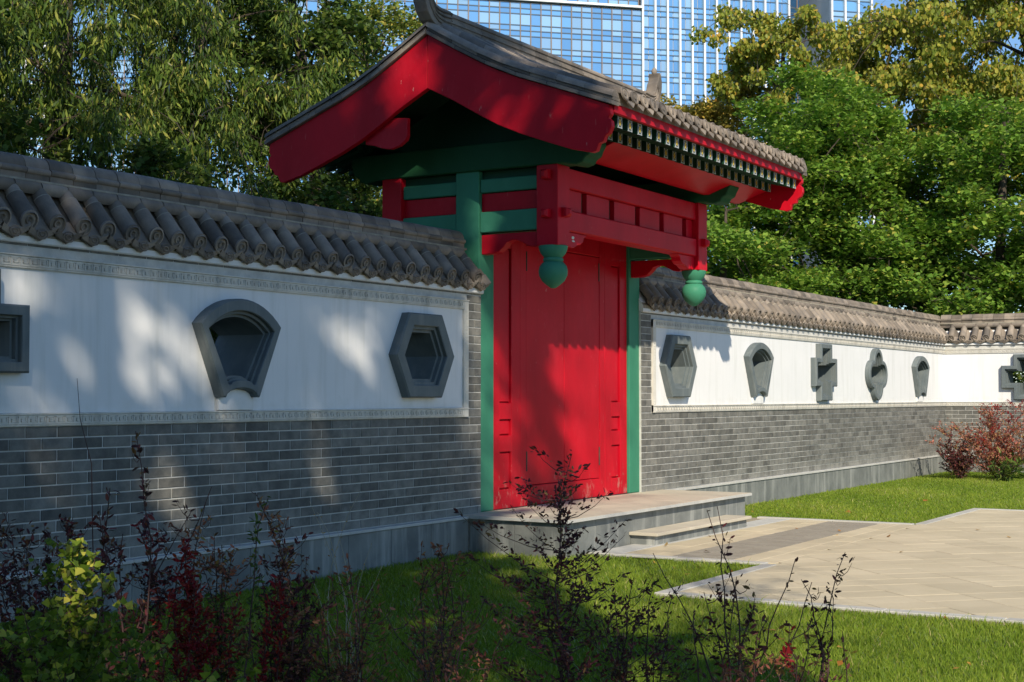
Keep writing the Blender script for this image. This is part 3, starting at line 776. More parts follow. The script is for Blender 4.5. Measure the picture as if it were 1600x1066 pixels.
riser_x(.035, 4.285, -1.06, -.05, .338, .6); riser_y(-1.028, -.06, .035, -.05, .338, .5); riser_y(-1.028, -.06, 4.285, -.05, .338, .5, -1)
rq = random.Random(8); x = 0.0
for k, (xa, xb) in enumerate([(0, .9), (.9, 1.8), (1.8, 2.7), (2.7, 3.55), (3.55, 4.33)]):
    q = MB(); q.box(xa + .001, xb - .001, -1.12, -.62, .34, .372 + rq.uniform(-.0008, .0008)); put('top_slab', q.mesh('top_slab', [SLABM], bevel=.003), PF)
    q = MB(); q.box(xa + .001, xb - .001, -.618, .028 if True else .3, .34, .3715 + rq.uniform(-.0008, .0008)); put('top_slab', q.mesh('top_slab', [SLABM], bevel=.003), PF)
q = MB(); q.box(0, 4.33, -1.128, -1.121, .342, .370); put('slab_edge', q.mesh('slab_edge', SLABE), PF)
q = MB(); q.box(-.008, -.001, -1.128, -.08, .342, .370); put('slab_edge', q.mesh('slab_edge', SLABE), PF)
m = MB(); m.box(1.40, 3.66, -1.29, -1.06, -.05, .12); put('step_core', m.mesh('step_core', JOINT), PF)
riser_x(1.37, 3.69, -1.32, -.05, .128, .58); 
q = MB(); q.box(1.37, 1.40, -1.289, -1.062, -.05, .128); put('riser_slab', q.mesh('riser_slab', GRANITE, bevel=.002), PF)
for xa, xb in ((1.33, 2.1), (2.1, 2.9), (2.9, 3.73)):
    q = MB(); q.box(xa + .001, xb - .001, -1.365, -1.062, .129, .16); put('step_slab', q.mesh('step_slab', SLABM, bevel=.003), PF)
# ================================================================== GATE
G = thing('gate', (2.05, .16, .37), 'red and green Chinese gate with double doors under a curved grey tiled roof', 'gate')
def part(nm, mb_, mat, bevel=.006, smooth=None, parent=None, label=None, kind=None, segs=1):
    return put(nm, mb_.mesh(nm, mat, bevel=bevel, smooth=smooth, segs=segs), parent or G, label=label, kind=kind)
def B(nm, mat, x0, x1, y0, y1, z0, z1, bevel=.006, **kw):
    q = MB(); q.box(x0, x1, y0, y1, z0, z1); return part(nm, q, mat, bevel, **kw)
XL, XR = (.33, .60), (3.52, 3.79)
Y0, Y1 = .03, .30
for xs in (XL, XR):
    B('post', GREEN, xs[0], xs[1], Y0, Y1, .372, 3.76, .012, segs=2)
# door wall --------------------------------------------------------
yd = .062
q = MB(); q.box(.60, 3.52, yd + .04, yd + .10, .372, 3.5); part('door_backing', q, RED, 0)
for nm, xa, xb in (('side_board', .60, 1.15), ('side_board', 2.98, 3.52)):
    # frame with recessed panels
    sb = put(nm, None, G) if False else None
    q = MB(); ia, ib = xa + .16, xb - .17
    q.box(xa, ia, yd, yd + .05, .372, 3.3); q.box(ib, xb, yd + .0005, yd + .05, .372, 3.3)
    for z0, z1 in ((.372, .56), (.93, 1.09), (1.25, 1.41), (2.95, 3.3)): q.box(ia, ib, yd + .001, yd + .05, z0, z1)
    o = part(nm, q, RED, .004)
    for z0, z1 in ((.56, .93), (1.09, 1.25), (1.41, 2.95)):
        q = MB(); q.box(ia + .012, ib - .012, yd + .018, yd + .045, z0 + .012, z1 - .012); put('inset_panel', q.mesh('inset_panel', RED, bevel=.006), o)
B('door_jamb', RED, 1.15, 1.27, yd + .001, yd + .05, .372, 3.3, .004); B('door_jamb', RED, 2.86, 2.98, yd + .001, yd + .05, .372, 3.3, .004)
B('threshold', RED, 1.27, 2.86, yd - .004, yd + .05, .372, .572, .006)
B('lintel', RED, 1.27, 2.86, yd, yd + .05, 3.02, 3.3, .006)
for xa, xb in ((1.275, 2.062), (2.068, 2.855)):
    d = B('door_leaf', RED, xa, xb, yd + .006, yd + .045, .578, 3.012, .004)
    for zz in (.72, 2.75):
        q = MB(); xx = 2.848 if xa > 2 else 1.282; q.lathe([(.009, 0), (.009, .2)], (xx, yd + .004, zz), 10); put('hinge', q.mesh('hinge', DARKMETAL, smooth=40), d)
# lantern posts ----------------------------------------------------
LP = [(.31, .54), (3.50, 3.73)]
FY = (-.85, -.62); RY = (.94, 1.17)
for xs in LP:
    for ys in (FY, RY):
        B('hanging_post', RED, xs[0], xs[1], ys[0], ys[1], 2.885, 3.64, .006)
        cx, cy = (xs[0] + xs[1]) / 2, (ys[0] + ys[1]) / 2
        prof = [(.02, 2.49), (.028, 2.493), (.065, 2.52), (.105, 2.555), (.132, 2.605), (.138, 2.65), (.128, 2.695), (.10, 2.73), (.088, 2.735), (.094, 2.742), (.098, 2.755), (.094, 2.768), (.084, 2.775), (.092, 2.785), (.118, 2.815), (.134, 2.855), (.138, 2.883), (.134, 2.887)]
        q = MB(); q.lathe([(r, h) for r, h in prof], (cx, cy, 0), 36); part('pendant', q, GREEN, 0, smooth=50)
        # tenon heads
        sg = -1 if ys is FY else 1; yf = ys[0] if sg < 0 else ys[1]
        q = MB(); yy = [yf, yf + sg * .05, yf + sg * .075]
        q.add([(cx - .045, yy[0], 3.15), (cx + .045, yy[0], 3.15), (cx + .045, yy[0], 3.24), (cx - .045, yy[0], 3.24), (cx - .045, yy[1], 3.155), (cx + .045, yy[1], 3.155), (cx + .045, yy[1], 3.235), (cx - .045, yy[1], 3.235), (cx - .018, yy[2], 3.18), (cx + .018, yy[2], 3.18), (cx + .018, yy[2], 3.215), (cx - .018, yy[2], 3.215)],
              [(0, 1, 5, 4), (1, 2, 6, 5), (2, 3, 7, 6), (3, 0, 4, 7), (4, 5, 9, 8), (5, 6, 10, 9), (6, 7, 11, 10), (7, 4, 8, 11), (8, 9, 10, 11), (3, 2, 1, 0)])
        part('tenon', q, RED, 0)
    for xo, sg in ((xs[0], -1), (xs[1], 1)):
        if (sg < 0) == (xs[0] < 1):
            for zz in ((3.14, 3.22), (3.50, 3.59)):
                q = MB(); ycn = -.735
                X = [xo, xo + sg * .055, xo + sg * .08]
                q.add([(X[0], ycn - .04, zz[0]), (X[0], ycn + .04, zz[0]), (X[0], ycn + .04, zz[1]), (X[0], ycn - .04, zz[1]), (X[1], ycn - .038, zz[0] + .003), (X[1], ycn + .038, zz[0] + .003), (X[1], ycn + .038, zz[1] - .003), (X[1], ycn - .038, zz[1] - .003), (X[2], ycn - .015, zz[0] + .02), (X[2], ycn + .015, zz[0] + .02), (X[2], ycn + .015, zz[1] - .02), (X[2], ycn - .015, zz[1] - .02)],
                      [(0, 1, 5, 4), (1, 2, 6, 5), (2, 3, 7, 6), (3, 0, 4, 7), (4, 5, 9, 8), (5, 6, 10, 9), (6, 7, 11, 10), (7, 4, 8, 11), (8, 9, 10, 11), (3, 2, 1, 0)])
                part('tenon', q, RED, 0)
# side ties between posts (left and right), front and rear ---------
for xs in LP:
    xa, xb = xs[0] + .05, xs[1] - .05
    for ya, yb in ((FY[1], Y0), (Y1, RY[0])):
        B('side_beam', GREEN, xa - .015, xb + .015, ya, yb, 3.045, 3.245, .008)
        B('side_panel', RED, xa + .02, xb - .02, ya, yb, 3.25, 3.425, .004)
        B('side_beam', GREEN, xa - .01, xb + .01, ya, yb, 3.43, 3.56, .008)
        B('side_panel', SHADEGREEN, xa + .03, xb - .03, ya, yb, 3.565, 3.64, .003)
    # carved bracket below: front and rear
    for ya, yb, fl in ((FY[1], Y0, 1), (RY[0], Y1, -1)):
        L = abs(yb - ya)
        def yy(t): return ya + (yb - ya) * t
        # t=0 at lantern post, t=1 at main post
        pr = [(0, 3.03), (0, 2.90), (.08, 2.885), (.18, 2.895), (.27, 2.925), (.36, 2.955), (.46, 2.965), (.56, 2.945), (.62, 2.90), (.70, 2.86), (.80, 2.845), (1.0, 2.84), (1.0, 3.03)]
        q = MB(); q.prism([(yy(t), z) for t, z in pr], 'x', xa + .015, xb - .015); part('carved_bracket', q, RED, .004)
# green shoulder bracket under each main post head is part of beam
# long beams front and rear ----------------------------------------
for ya, yb, sg in ((FY[0] + .035, FY[1] - .035, -1), (RY[0] + .035, RY[1] - .035, 1)):
    xa, xb = .54, 3.50
    B('tie_beam', RED, xa, xb, ya - .01, yb + .01, 3.035, 3.235, .012)
    B('tie_beam', RED, xa, xb, ya, yb, 3.445, 3.635, .008)
    # slotted panel board: blocks between dark slots
    yc = (ya + yb) / 2
    B('slot_backing', SHADEGREEN, xa, xb, yc + .02 * -sg, yc + .035 * -sg, 3.235, 3.445, 0)
    sl = [.97, 1.55, 2.13, 2.71, 3.29]; cuts = [xa] + [v for s_ in sl for v in (s_ - .055, s_ + .055)] + [xb]
    for i in range(0, len(cuts), 2):
        B('slot_board', RED, cuts[i], cuts[i + 1], yc - .035, yc + .019, 3.237, 3.443, .003)
    # carved corner brackets under the tie beam
    for mir in (0, 1):
        pr = [(0, 3.033), (0, 2.90), (.05, 2.885), (.10, 2.895), (.14, 2.885), (.20, 2.90), (.25, 2.925), (.31, 2.93), (.36, 2.96), (.38, 3.0), (.44, 3.033)]
        f = (lambda t: xa + .001 + t) if not mir else (lambda t: xb - .001 - t)
        q = MB(); q.prism([(f(t), z) for t, z in pr], 'y', ya + .02, yb - .03); part('corner_bracket', q, RED, .004)
        if sg < 0 and not mir:
            for (px, pz, w_, h_) in ((.155, 2.985, .055, .03), (.165, 2.953, .06, .018)):
                q = MB(); rr_ = random.Random(int(px * 1000)); P = []
                for k in range(12): a = 2 * math.pi * k / 12; P.append((xa + px + w_ * .5 * math.cos(a) * rr_.uniform(.75, 1.15), pz + h_ * .5 * math.sin(a) * rr_.uniform(.75, 1.15)))
                q.prism(P, 'y', ya + .0175, ya + .0195); part('paper_scrap', q, PAPER, 0)
# bottom red-lit door-side brackets of main posts
# top green beams across (depth direction) with carved heads --------
for xs in LP:
    hd = [(-1.22, 3.90), (-1.24, 3.80), (-1.21, 3.75), (-1.19, 3.70), (-1.14, 3.675), (-1.12, 3.635), (-1.05, 3.615), (-.98, 3.625), (-.92, 3.64)]
    P = hd + [(.32 + .92, 3.64)] + [(.32 - p[0], p[1]) for p in hd[::-1][1:]]
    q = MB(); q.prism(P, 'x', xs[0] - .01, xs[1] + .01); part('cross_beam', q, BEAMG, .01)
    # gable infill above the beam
    q = MB(); q.prism([(-.95, 3.90), (1.27, 3.90), (.9, 4.15), (.45, 4.36), (.16, 4.52), (-.13, 4.36), (-.58, 4.15)], 'x', xs[0] + .08, xs[1] - .08); part('gable_board', q, SHADEGREEN, 0)
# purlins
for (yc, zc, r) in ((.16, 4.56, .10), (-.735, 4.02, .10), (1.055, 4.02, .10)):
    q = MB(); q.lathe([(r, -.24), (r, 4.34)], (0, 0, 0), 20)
    q.v = [(p[2], yc + p[0], zc + p[1]) for p in q.v]; part('purlin', q, SHADEGREEN, 0, smooth=50)
# roof ------------------------------------------------------------
GX0, GX1 = -.33, 4.43
RC = .18
topp = [(0, 4.845), (.25, 4.70), (.5, 4.56), (.75, 4.43), (1.0, 4.325), (1.33, 4.205), (1.6, 4.105), (1.9, 3.99)]
botp = [(0, 4.34), (.3, 4.19), (.577, 4.03), (.77, 3.925), (1.0, 3.825), (1.3, 3.715), (1.5, 3.645), (1.73, 3.59)]
scal = [(1.775, 3.60), (1.79, 3.64), (1.80, 3.665), (1.845, 3.675), (1.86, 3.72), (1.90, 3.745), (1.925, 3.80), (1.92, 3.85), (1.89, 3.875), (1.915, 3.905), (1.915, 3.95)]
for x0 in (GX0, GX1 - .06):
    for sg in (-1, 1):
        P = [(RC + sg * (d + (.002 if d == 0 else 0)), z) for d, z in topp] + [(RC + sg * d, z) for d, z in scal[::-1]] + [(RC + sg * (d + (.002 if d == 0 else 0)), z) for d, z in botp[::-1]]
        q = MB(); q.prism(P, 'x', x0, x0 + .06); part('bargeboard', q, RED, .004)
# carved purlin covers behind the bargeboards
for sg in (-1, 1):
    for x0 in (GX0 + .0605, GX1 - .1105):
        pr = [(.27, 4.10), (.27, 3.93), (.29, 3.89), (.36, 3.845), (.46, 3.82), (.56, 3.835), (.66, 3.87), (.76, 3.89), (.76, 4.02), (.5, 4.12)]
        if sg > 0:
            q = MB(); q.prism([(RC + sg * d, z) for d, z in pr], 'x', x0, x0 + .05); part('purlin_cover', q, RED, .004)
# deck
deck = [(d, z - .10) for d, z in topp]; deck[-1] = (1.86, 3.93)
for sg in (-1, 1):
    P = [(RC + sg * d, z + .085) for d, z in topp] + [(RC + sg * d, z) for d, z in deck[::-1]]
    q = MB(); q.prism(P, 'x', GX0 + .061, GX1 - .061); part('roof_deck', q, SHADEGREEN, 0)
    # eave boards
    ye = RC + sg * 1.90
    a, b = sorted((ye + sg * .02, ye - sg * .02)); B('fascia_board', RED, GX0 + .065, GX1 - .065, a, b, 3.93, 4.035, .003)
    a, b = sorted((RC + sg * 1.58, RC + sg * 1.62)); B('rafter_board', SHADEGREEN, GX0 + .07, GX1 - .07, a, b, 3.912, 3.96, .003)
    # red soffit between lower rafters and beam heads
    P = [(RC + sg * 1.50, 3.835), (RC + sg * 1.16, 3.715), (RC + sg * 1.10, 3.715), (RC + sg * 1.10, 3.98), (RC + sg * 1.50, 3.93)]
    q = MB(); q.prism(P, 'x', .56, GX1 - .065) if sg < 0 else q.prism([(a_, b_ + .1) for a_, b_ in P], 'x', .56, GX1 - .065); part('eave_purlin', q, RED, .004)
fl = MB(); fl.prism([(0, -.053), (0, .053), (.46, .17), (.46, .07)], 'x', -.045, .045)
FLY = fl.mesh('flying_rafter', SHADEGREEN, bevel=.003)
lo = MB(); lo.prism([(0, -.053), (0, .053), (.42, .16), (.42, .06)], 'x', -.045, .045); LOW = lo.mesh('rafter', SHADEGREEN, bevel=.003)
ec = MB(); ec.box(-.044, .044, -.003, 0, -.052, .052); ENDC = ec.mesh('painted_end', RAFTER_END)
for k in range(23):
    x = -.05 + k * 4.33 / 22
    for sg in (-1, 1):
        rz = 0 if sg < 0 else math.pi
        o = put('flying_rafter', FLY, G, (x, RC + sg * 1.86, 3.882), (0, 0, rz)); 
        c = put('painted_end', ENDC, None, None); c.parent = o; 
        o = put('rafter', LOW, G, (x, RC + sg * 1.56, 3.866), (0, 0, rz))
        c = put('painted_end', ENDC, None, None); c.parent = o
# verge (gable edge) tile courses following the curve
vt = [(0, 4.845), (.25, 4.70), (.5, 4.56), (.75, 4.43), (1.0, 4.325), (1.33, 4.205), (1.6, 4.105), (1.93, 3.985)]
def curve_strip(nm, o0, o1, x0, x1, mat, sg, seglen=None, par=None, dend=1.93):
    """layer between height offsets o0,o1 above the board top"""
    pts = [p for p in vt]
    P = [(RC + sg * (d + (.0015 if d == 0 else 0)), z + o0) for d, z in pts] + [(RC + sg * (d + (.0015 if d == 0 else 0)), z + o1) for d, z in pts[::-1]]
    q = MB(); q.prism(P, 'x', x0, x1); return part(nm, q, mat, .003)
def cz(d):
    for (a, za), (b, zb_) in zip(vt, vt[1:]):
        if d <= b: return za + (zb_ - za) * (d - a) / (b - a)
    (a, za), (b, zb_) = vt[-2:]; return za + (zb_ - za) * (d - a) / (b - a)
def seg_tiles(nm, d0, d1, sl, o0, o1, x0, x1, sg, rnd=0, mat=None):
    n = max(1, round((d1 - d0) / sl)); l = (d1 - d0) / n
    for i in range(n):
        a, b = d0 + i * l + .0015, d0 + (i + 1) * l - .0015
        mid = (a + b) / 2
        if rnd:
            xc = (x0 + x1) / 2; r = (x1 - x0) / 2; q = MB(); V = []
            for d in (a, b):
                for k in range(9):
                    th = math.pi * k / 8; V.append((xc + r * math.cos(th), RC + sg * d, cz(d) + o0 + (o1 - o0) * math.sin(th)))
            q.add(V, [(k, k + 1, 10 + k, 9 + k) for k in range(8)] + [tuple(range(9)), tuple(range(17, 8, -1))])
            part(nm, q, mat or TILE, 0, smooth=40)
        else:
            q = MB(); q.prism([(RC + sg * a, cz(a) + o0), (RC + sg * b, cz(b) + o0), (RC + sg * b, cz(b) + o1), (RC + sg * a, cz(a) + o1)], 'x', x0, x1); part(nm, q, mat or TILE, .003)
for sg in (-1, 1):
    for side in (0, 1):
        x0 = GX0 - .035 if side == 0 else GX1 - .10
        seg_tiles('verge_tile', 0.002, 1.95, .33, .004, .040, x0, x0 + .135, sg)
        seg_tiles('verge_tile', 0.002, 1.95, .28, .043, .075, x0 + (.018 if side == 0 else -.018), x0 + (.153 if side == 0 else .117), sg)
        seg_tiles('verge_roll_tile', 0.002, 1.95, .28, .075, .135, x0 + (-.0 if side == 0 else .0), x0 + .135, sg, rnd=1)
    # main slope tiles
    n = 23; pt = 4.5 / n
    front = sg < 0
    for k in range(n + 1):
        xx = -.17 + k * 4.44 / n
        nseg = 7; L = 1.96 / nseg
        for i in range(nseg):
            a, b = i * L, (i + 1) * L + .0
            if not front or (i < 4): continue
            V = []; q = MB()
            for d, r in ((a, .054), (b, .058)):
                for t in range(7):
                    th = math.pi * t / 6; V.append((r * math.cos(th), RC + sg * d, cz(d) + .125 + r * math.sin(th)))
            q.add(V, [(t, t + 1, 8 + t, 7 + t) for t in range(6)] + [tuple(range(7)), tuple(range(13, 6, -1))])
            key = 'rt%d' % i
            if key not in MPI:
                MPI[key] = q.mesh('roll_tile', TILE, smooth=40)
            put('roll_tile', MPI[key], G, (xx, 0, 0))
    q = MB()
    for k in range(n + 1):
        xx = -.17 + k * 4.44 / n
        if front: ds = [0, .28, .56, .84, 1.12]
        else: ds = [0, .28, .56, .84, 1.12, 1.40, 1.68, 1.96]
        for a, b in zip(ds, ds[1:]):
            V = []
            for d, r in ((a, .053), (b, .058)):
                for t in range(7): th = math.pi * t / 6; V.append((xx + r * math.cos(th), RC + sg * d, cz(d) + .125 + r * math.sin(th)))
            q.add(V, [(t, t + 1, 8 + t, 7 + t) for t in range(6)] + [tuple(range(13, 6, -1))])
    # pan surface
    xs = np.linspace(-.25, 4.35, 2 * n + 2)
    P = [(RC + sg * (d + (.001 if d == 0 else 0)), z + .128) for d, z in vt] + [(RC + sg * (d + (.001 if d == 0 else 0)), z + .02) for d, z in vt[::-1]]
    q.prism(P, 'x', GX0 + .062, GX1 - .062)
    part('upper_slope_tiles', q, TILE, 0, smooth=35, kind='stuff')
# eave ends: roll discs and drip tongues
de = MB(); n = 16
rr = [(.058, .0), (.064, -.004), (.064, -.018), (.050, -.020), (.046, -.013), (.026, -.013), (.022, -.021), (.010, -.021)]
V = [(r_ * math.cos(2 * math.pi * k / n), y_, r_ * math.sin(2 * math.pi * k / n)) for r_, y_ in rr for k in range(n)]
de.add(V, [(i * n + k, i * n + (k + 1) % n, (i + 1) * n + (k + 1) % n, (i + 1) * n + k) for i in range(len(rr) - 1) for k in range(n)] + [tuple((len(rr) - 1) * n + k for k in range(n))])
DISC = de.mesh('tile_end_disc', TILE, smooth=35)
dt = MB(); half = .094; top = [(half * s, 0, -.03 + .04 * s * s) for s in [-1 + k / 4 for k in range(9)]]
outl = top + [(half * .9, -.014, -.03), (half * .62, -.022, -.058), (half * .34, -.028, -.076), (0, -.034, -.098), (-half * .34, -.028, -.076), (-half * .62, -.022, -.058), (-half * .9, -.014, -.03)]
nn = len(outl); V = outl + [(p[0], p[1] + .016, p[2] - .003) for p in outl]
dt.add(V, [tuple(range(nn)), tuple(range(2 * nn - 1, nn - 1, -1))] + [(i, (i + 1) % nn, nn + (i + 1) % nn, nn + i) for i in range(nn)])
V = [(half * s, yy_, -.03 + .04 * s * s + (.03 if yy_ > 0 else 0)) for yy_ in (0, .14) for s in [-1 + k / 4 for k in range(9)]]
dt.add(V, [(k, k + 1, 10 + k, 9 + k) for k in range(8)])
GDRIP = dt.mesh('drip_tile', TILE, smooth=35)
for sg in (-1, 1):
    rz = 0 if sg < 0 else math.pi
    for k in range(24):
        xx = -.17 + k * 4.44 / 23; d = 1.96
        put('tile_end_disc', DISC, G, (xx, RC + sg * d, cz(d) + .127), (R(-14) if sg < 0 else R(14), 0, rz))
        if k < 23: put('drip_tile', GDRIP, G, (xx + 4.44 / 46, RC + sg * (d + .0), cz(d) + .110), (R(-8) if sg < 0 else R(8), 0, rz))
# main ridge with stacked courses and upturned ends
rprof = [(.085, 4.93), (.085, 4.965), (.070, 4.972), (.070, 5.0), (.082, 5.005), (.082, 5.028), (.066, 5.034), (.066, 5.06), (.078, 5.066), (.078, 5.085), (.055, 5.112), (.02, 5.124)]
RP = [(RC + a, b) for a, b in rprof] + [(RC - a, b) for a, b in rprof[::-1]]
x = -.03
while x < 4.12:
    q = MB(); q.prism(RP, 'x', x + .001, min(x + .26, 4.13) - .001); part('ridge_course', q, TILE, 0); x += .26
for side in (0, 1):
    f = (lambda t: -.03 - t) if side == 0 else (lambda t: 4.13 + t)
    low = [(0, 4.93), (.14, 4.925), (.25, 4.935), (.33, 4.975), (.39, 5.04), (.435, 5.13), (.46, 5.22), (.463, 5.30), (.445, 5.37), (.41, 5.41)]
    hi = [(.36, 5.40), (.375, 5.35), (.36, 5.30), (.325, 5.27), (.31, 5.22), (.29, 5.17), (.25, 5.135), (.17, 5.12), (0, 5.12)]
    q = MB(); q.prism([(f(t), z) for t, z in low + hi], 'y', RC - .07, RC + .07); o = part('ridge_finial', q, TILE, .012, segs=2)
    # carved flutes and the curled head
    for yo in (-.074, .074):
        q = MB()
        for sh in (0, .045, .09, .13):
            pts = [(f(t), RC + yo, z) for t, z in [(0, 4.965 + sh), (.12, 4.962 + sh * .95), (.22, 4.985 + sh * .8), (.29 - sh * .1, 5.03 + sh * .6), (.345 - sh * .25, 5.10 + sh * .5), (.385 - sh * .4, 5.2 + sh * .3)]]
            q.tube(pts, [.012, .012, .011, .010, .009, .004], 6)
        put('carved_flute', q.mesh('carved_flute', TILE, smooth=60), o)
    q = MB(); q.lathe([(.01, -.05), (.028, -.03), (.036, 0), (.028, .03), (.01, .05)], (f(.385), RC, 5.425), 14); put('finial_head', q.mesh('finial_head', TILE, smooth=60), o)
    q = MB(); q.prism([(f(-.02), 4.90), (f(.30), 4.90), (f(.26), 4.935), (f(-.02), 4.94)], 'y', RC - .10, RC + .10); put('finial_base', q.mesh('finial_base', TILE, bevel=.006), o)

# ================================================================== LAWN
def lawn(name, label, rects, n, seed, dens_pow=1.6):
    rng = np.random.default_rng(seed); pts = []; need = n
    tot = sum((r[1] - r[0]) * (r[3] - r[2]) for r in rects)
    cx, cy = -11.376, -7.466
    while sum(len(p) for p in pts) < n:
        k = 400000; ri = rng.choice(len(rects), k, p=[(r[1] - r[0]) * (r[3] - r[2]) / tot for r in rects]); rc = np.array(rects)[ri]
        x = rc[:, 0] + rng.random(k) * (rc[:, 1] - rc[:, 0]); y = rc[:, 2] + rng.random(k) * (rc[:, 3] - rc[:, 2])
        dx, dy = x - cx, y - cy; d = np.hypot(dx, dy)
        z = dx * .8542 + dy * .52; r = dx * .52 - dy * .8542
        ok = (z > 5.2) & (np.abs(r) < z * .44 + .4) & (rng.random(k) < (7.0 / np.maximum(d, 7)) ** dens_pow)
        cl = np.sin(x * 9.1 + 2 * np.sin(y * 5.3)) * np.sin(y * 8.3 + 2 * np.sin(x * 4.7)); ok &= rng.random(k) < .78 + .25 * cl
        pts.append(np.stack([x[ok], y[ok], d[ok]], 1))
    P = np.concatenate(pts)[:n]; d = P[:, 2]
    pos = np.stack([P[:, 0], P[:, 1], np.zeros(n)], 1)
    k = n; sc = np.clip(d / 9, 1, 2.4)
    patch = .5 + .5 * np.sin(P[:, 0] * 1.7 + np.sin(P[:, 1] * 2.3)) * np.sin(P[:, 1] * 1.3)
    h = (rng.uniform(.026, .056, k) + (rng.random(k) < .03) * rng.uniform(.01, .04, k)) * (.8 + .45 * patch); wd = rng.uniform(.0018, .0032, k) * sc
    a = rng.random(k) * 2 * np.pi; lean = rng.uniform(.1, .9, k) * h; b = rng.random(k) * 2 * np.pi
    V = np.empty((k, 5, 3), np.float32)
    sx, sy = np.cos(a) * wd, np.sin(a) * wd; lx, ly = np.cos(b) * lean, np.sin(b) * lean
    V[:, 0] = pos + np.stack([-sx, -sy, 0 * h], 1); V[:, 1] = pos + np.stack([sx, sy, 0 * h], 1)
    V[:, 2] = pos + np.stack([sx * .8 + lx * .35, sy * .8 + ly * .35, h * .6], 1); V[:, 3] = pos + np.stack([-sx * .8 + lx * .35, -sy * .8 + ly * .35, h * .6], 1)
    V[:, 4] = pos + np.stack([lx, ly, h], 1)
    o = np.arange(k)[:, None] * 5
    Fq = o + np.array([0, 1, 2, 3]); Ft = o + np.array([3, 2, 4])
    me = bpy.data.meshes.new(name); me.vertices.add(k * 5); me.vertices.foreach_set('co', V.ravel())
    me.loops.add(k * 7); li = np.concatenate([Fq, Ft], 1).astype(np.int32); me.loops.foreach_set('vertex_index', li.ravel())
    me.polygons.add(2 * k); st = (np.arange(k)[:, None] * 7 + np.array([0, 4])).astype(np.int32); me.polygons.foreach_set('loop_start', st.ravel())
    me.materials.append(L_GRASS); at = me.attributes.new('rnd', 'FLOAT', 'FACE')
    at.data.foreach_set('value', np.repeat(np.clip(rng.random(k) * .62 + patch * .36, 0, 1) + (rng.random(k) < .02) * 1.0, 2).astype(np.float32).clip(0, 1))
    me.update(calc_edges=True)
    return put(name, me, label=label, cat='grass', kind='stuff')
lawn('grass', 'mown green lawn in front of the near wall and beside the paving', [(-9.5, QX0 + .012, -2.815, -.062), (-9.5, PX0 + .012, -7.5, -2.80)], 330000, 11)
lawn('grass', 'sunlit green lawn along the far wall beyond the path', [(QX1, 16.99, -2.80, -.065), (PX1, 16.99, -9, -2.80)], 190000, 12, 1.0)
rl = np.random.default_rng(3)

# ================================================================== TREES BEHIND THE WALLS
tree('willow_tree', 'dark willow with a leaning trunk behind the left end of the wall', (1.6, 8.3, 0), (3.6, 9.6, 9.5), [(2.2, 8.6, 5.2, 3.4, 2.2, 3.0), (0.2, 9.5, 6.5, 3.0, 2.2, 3.5), (4.0, 8.0, 4.4, 2.0, 1.6, 2.0)], L_WILLOW, 80000, .145, 21, 'lance', 230, .38, .55, .26, group='leafy trees behind the boundary wall')
tree('willow_tree', 'dark willow with two thin dark trunks behind the wall above the fan opening', (5.2, 7.6, 0), (5.6, 8.6, 9.5), [(5.2, 8.0, 5.0, 1.9, 1.8, 3.2), (6.0, 8.4, 7.2, 2.2, 1.8, 2.2), (3.6, 9.0, 7.4, 2.2, 2, 2)], L_WILLOW, 54000, .14, 22, 'lance', 170, .34, .45, .15, group='leafy trees behind the boundary wall')
tree('tree', 'leafy tree with an upright trunk left of the gate roof, blue glass showing through', (7.3, 8.0, 0), (7.5, 8.6, 9.0), [(7.2, 8.0, 4.6, 1.7, 1.4, 2.4), (7.6, 8.4, 7.2, 1.9, 1.5, 1.8)], L_DARK, 34000, .10, 23, 'oval', 140, .34, 0, .15, group='leafy trees behind the boundary wall')
tree('tree', 'pale green loose tree close behind the left slope of the gate roof', (11.6, 9.4, 0), (11.8, 9.6, 7.2), [(11.3, 9.6, 5.4, 1.7, 1.6, 2.5), (10.2, 9.4, 4.0, 1.3, 1.3, 1.6), (12.0, 9.4, 7.8, 1.5, 1.2, 1.5)], L_LIGHT, 40000, .085, 24, 'oval', 190, .42, 0, .09, group='leafy trees behind the boundary wall')
tree('shrub', 'yellow green bush showing under the left eave of the gate roof', (6.6, 4.6, 0), (6.7, 4.6, 2.6), [(6.0, 4.7, 3.0, 1.6, 1.0, 1.0), (8.0, 5.6, 3.0, 1.7, 1.0, 1.2)], L_LIGHT, 20000, .065, 25, 'oval', 90, .32, 0, .06, cat='bush')
tree('tree', 'dark leafy tree behind the wall at the far left edge', (-1.5, 7.5, 0), (-1.0, 8.0, 6.0), [(-1.5, 7.8, 4.6, 2.6, 1.6, 2.8), (1.5, 6.6, 3.6, 2.2, 1.2, 1.4), (4.3, 6.2, 3.4, 1.8, 1.0, 1.1)], L_DARK, 44000, .10, 26, 'oval', 190, .36, 0, .15, group='leafy trees behind the boundary wall')
MG = 'green maples behind the right wall'
tree('maple_tree', 'green maple just right of the gate roof', (16.0, 4.2, 0), (16.2, 4.2, 5.0), [(16.0, 4.2, 3.6, 2.1, 1.8, 1.9), (17.6, 3.9, 4.8, 1.8, 1.6, 2.0), (18.2, 2.9, 6.7, 1.7, 1.5, 1.8)], L_MAPLE, 52000, .10, 31, 'maple', 130, .48, 0, .12, squash=.52, group=MG, flat=1.0)
tree('maple_tree', 'tall green maple behind the far corner of the wall', (20.2, 3.2, 0), (20.2, 3.0, 8.0), [(20.0, 3.2, 5.6, 2.2, 2.2, 2.9), (19.0, 1.6, 4.0, 1.6, 1.4, 1.9)], L_MAPLE, 58000, .105, 32, 'maple', 190, .50, 0, .15, squash=.52, group=MG, flat=1.0)
